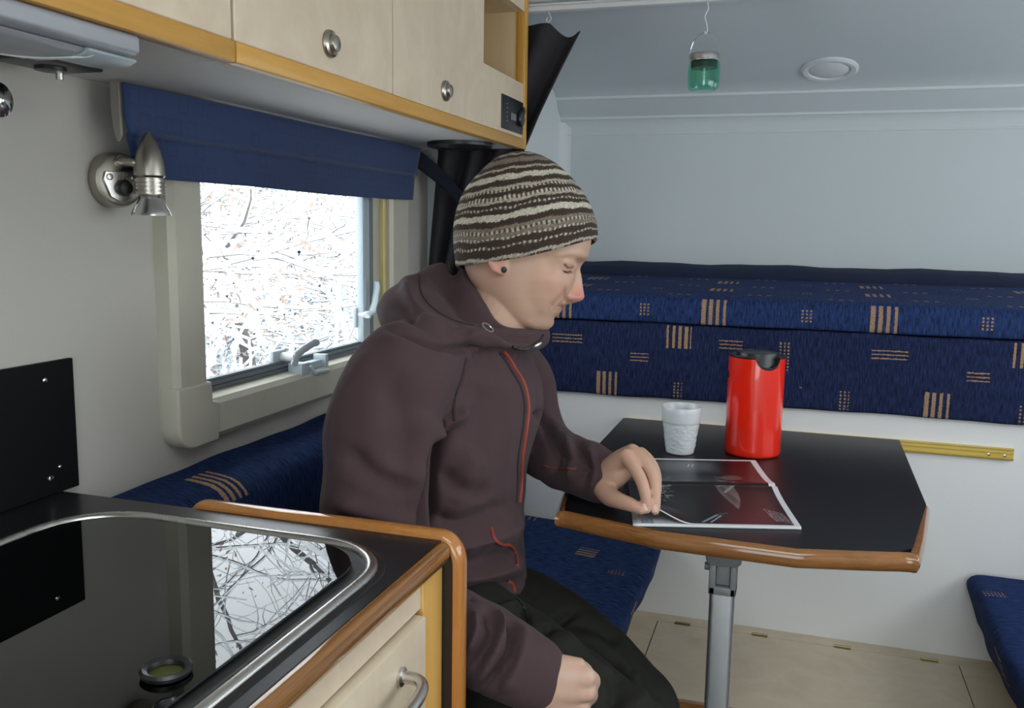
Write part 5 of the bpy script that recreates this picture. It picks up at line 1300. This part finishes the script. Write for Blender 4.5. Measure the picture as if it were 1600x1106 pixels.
obj('hood_seam', seam(tj, [(655, 431), (657, 455), (668, 474), (690, 492), (715, 503), (740, 509)], .0016, .0), M_seam, jacket)
h, nn = hit(tj, 761, 513)
u = RGT-nn*RGT.dot(nn); u.normalize(); v_ = nn.cross(u); m = MB(); m.tube([h+u*(.009*math.cos(a))+v_*(.0065*math.sin(a))+nn*.0012 for a in np.linspace(0, 2*PI, 25)[:-1]], .0013, 6, closed=True); obj('cord_eyelet', m, M_steel, jacket)
m = seam(tj, [(800, 541), (815, 545), (830, 541), (842, 533), (848, 524)], .0016, .0012); obj('drawcord', m, M_bplast, jacket)
h, nn = hit(tj, 836, 540); m = MB(); m.tube([h+nn*.003-RGT*.008-UPV*.003, h+nn*.004, h+nn*.003+RGT*.007+UPV*.004], [.002, .0036, .002], 8); obj('cord_toggle', m, M_steel, jacket)

# ---- trousers and shoes
tr = MB(); nK, fK = P(975, 1172, 1.115), P(985, 1118, 1.275)
hipn, hipf = P(722, 1010, 1.215), P(735, 960, 1.405)
ell(tr, P(725, 985, 1.315), (RH_*.125, FH_*.165, V((0, 0, .095))))
limb(tr, [hipn, P(800, 1062, 1.17), P(880, 1110, 1.145), nK], [.098, .092, .083, .073], 24)
limb(tr, [hipf, P(830, 994, 1.355), P(910, 1044, 1.315), fK], [.098, .090, .081, .072], 24)
for K, dx in ((nK, .02), (fK, .03)):
    limb(tr, [K, K+V((dx*.8, -.01, -.10)), K+V((dx, -.015, -.22)), V((K.x+dx, K.y-.01, ZF+.12))], [.073, .068, .062, .058], 20)
tv, tf, tE = remesh(tr, .0045, 5)
tv = folds(tv, tf, [([(812, 938), (822, 955), (825, 978)], 5, -.006, 1.6), ([(846, 998), (862, 978), (888, 960), (905, 955)], 7, -.006, 1.6), ([(760, 958), (790, 948), (815, 940)], 6, .004, 1.6),
  ([(855, 1010), (900, 1000), (950, 1020), (990, 1070)], 18, .005, 1.6), ([(955, 1040), (965, 1075), (960, 1106)], 14, -.006, 1.6), ([(985, 1050), (1000, 1080), (1005, 1106)], 10, .004, 1.6), ([(890, 970), (930, 985), (965, 1010)], 12, -.004, 1.6),
  ([(740, 1060), (770, 1075), (810, 1106)], 9, -.005, 1.6), ([(745, 985), (780, 975), (810, 985)], 9, -.004, 1.6)])
tN = normals(tv, tf); tv = tv+tN*(fbm(tv, 16, 5.5)*.004+fbm(tv, 45, 2.2)*.0012)[:, None]; tv = lap(tv, tE, 1, .4)
M_trous = plain('dark_olive_trousers', (.020, .020, .016), .75, .15, 60, bump=.25, bscale=900, Specular_IOR_Level=.15)
trousers = obj('trousers', Arr(tv, tf), M_trous, man, smooth=180, recalc=False, label='dark olive green trousers')
tt = bvh(tv, tf)
obj('pocket_seam', seam(tt, [(806, 935), (816, 945), (823, 960), (826, 980)], .0014, .0002), M_bplast, trousers)
for K, dx in ((nK, .02), (fK, .03)):
    m = MB(); a = V((K.x+dx, K.y-.01, ZF))
    f_ = RH_*.9-FH_*.3; f_.normalize(); s_ = V((-f_.y, f_.x, 0))
    rings_ = []
    for t, w_, h_ in ((-.075, .022, .055), (-.06, .036, .085), (-.01, .040, .095), (.05, .042, .075), (.11, .048, .055), (.16, .044, .045), (.19, .026, .03)):
        rings_.append([a+f_*t+s_*(w_*math.cos(q))+V((0, 0, max(.001, h_*.5+h_*.5*math.sin(q)*1.0))) for q in np.linspace(0, 2*PI, 17)[:-1]])
    loft(m, rings_); obj('shoe', m, M_bplast, man, smooth=80)
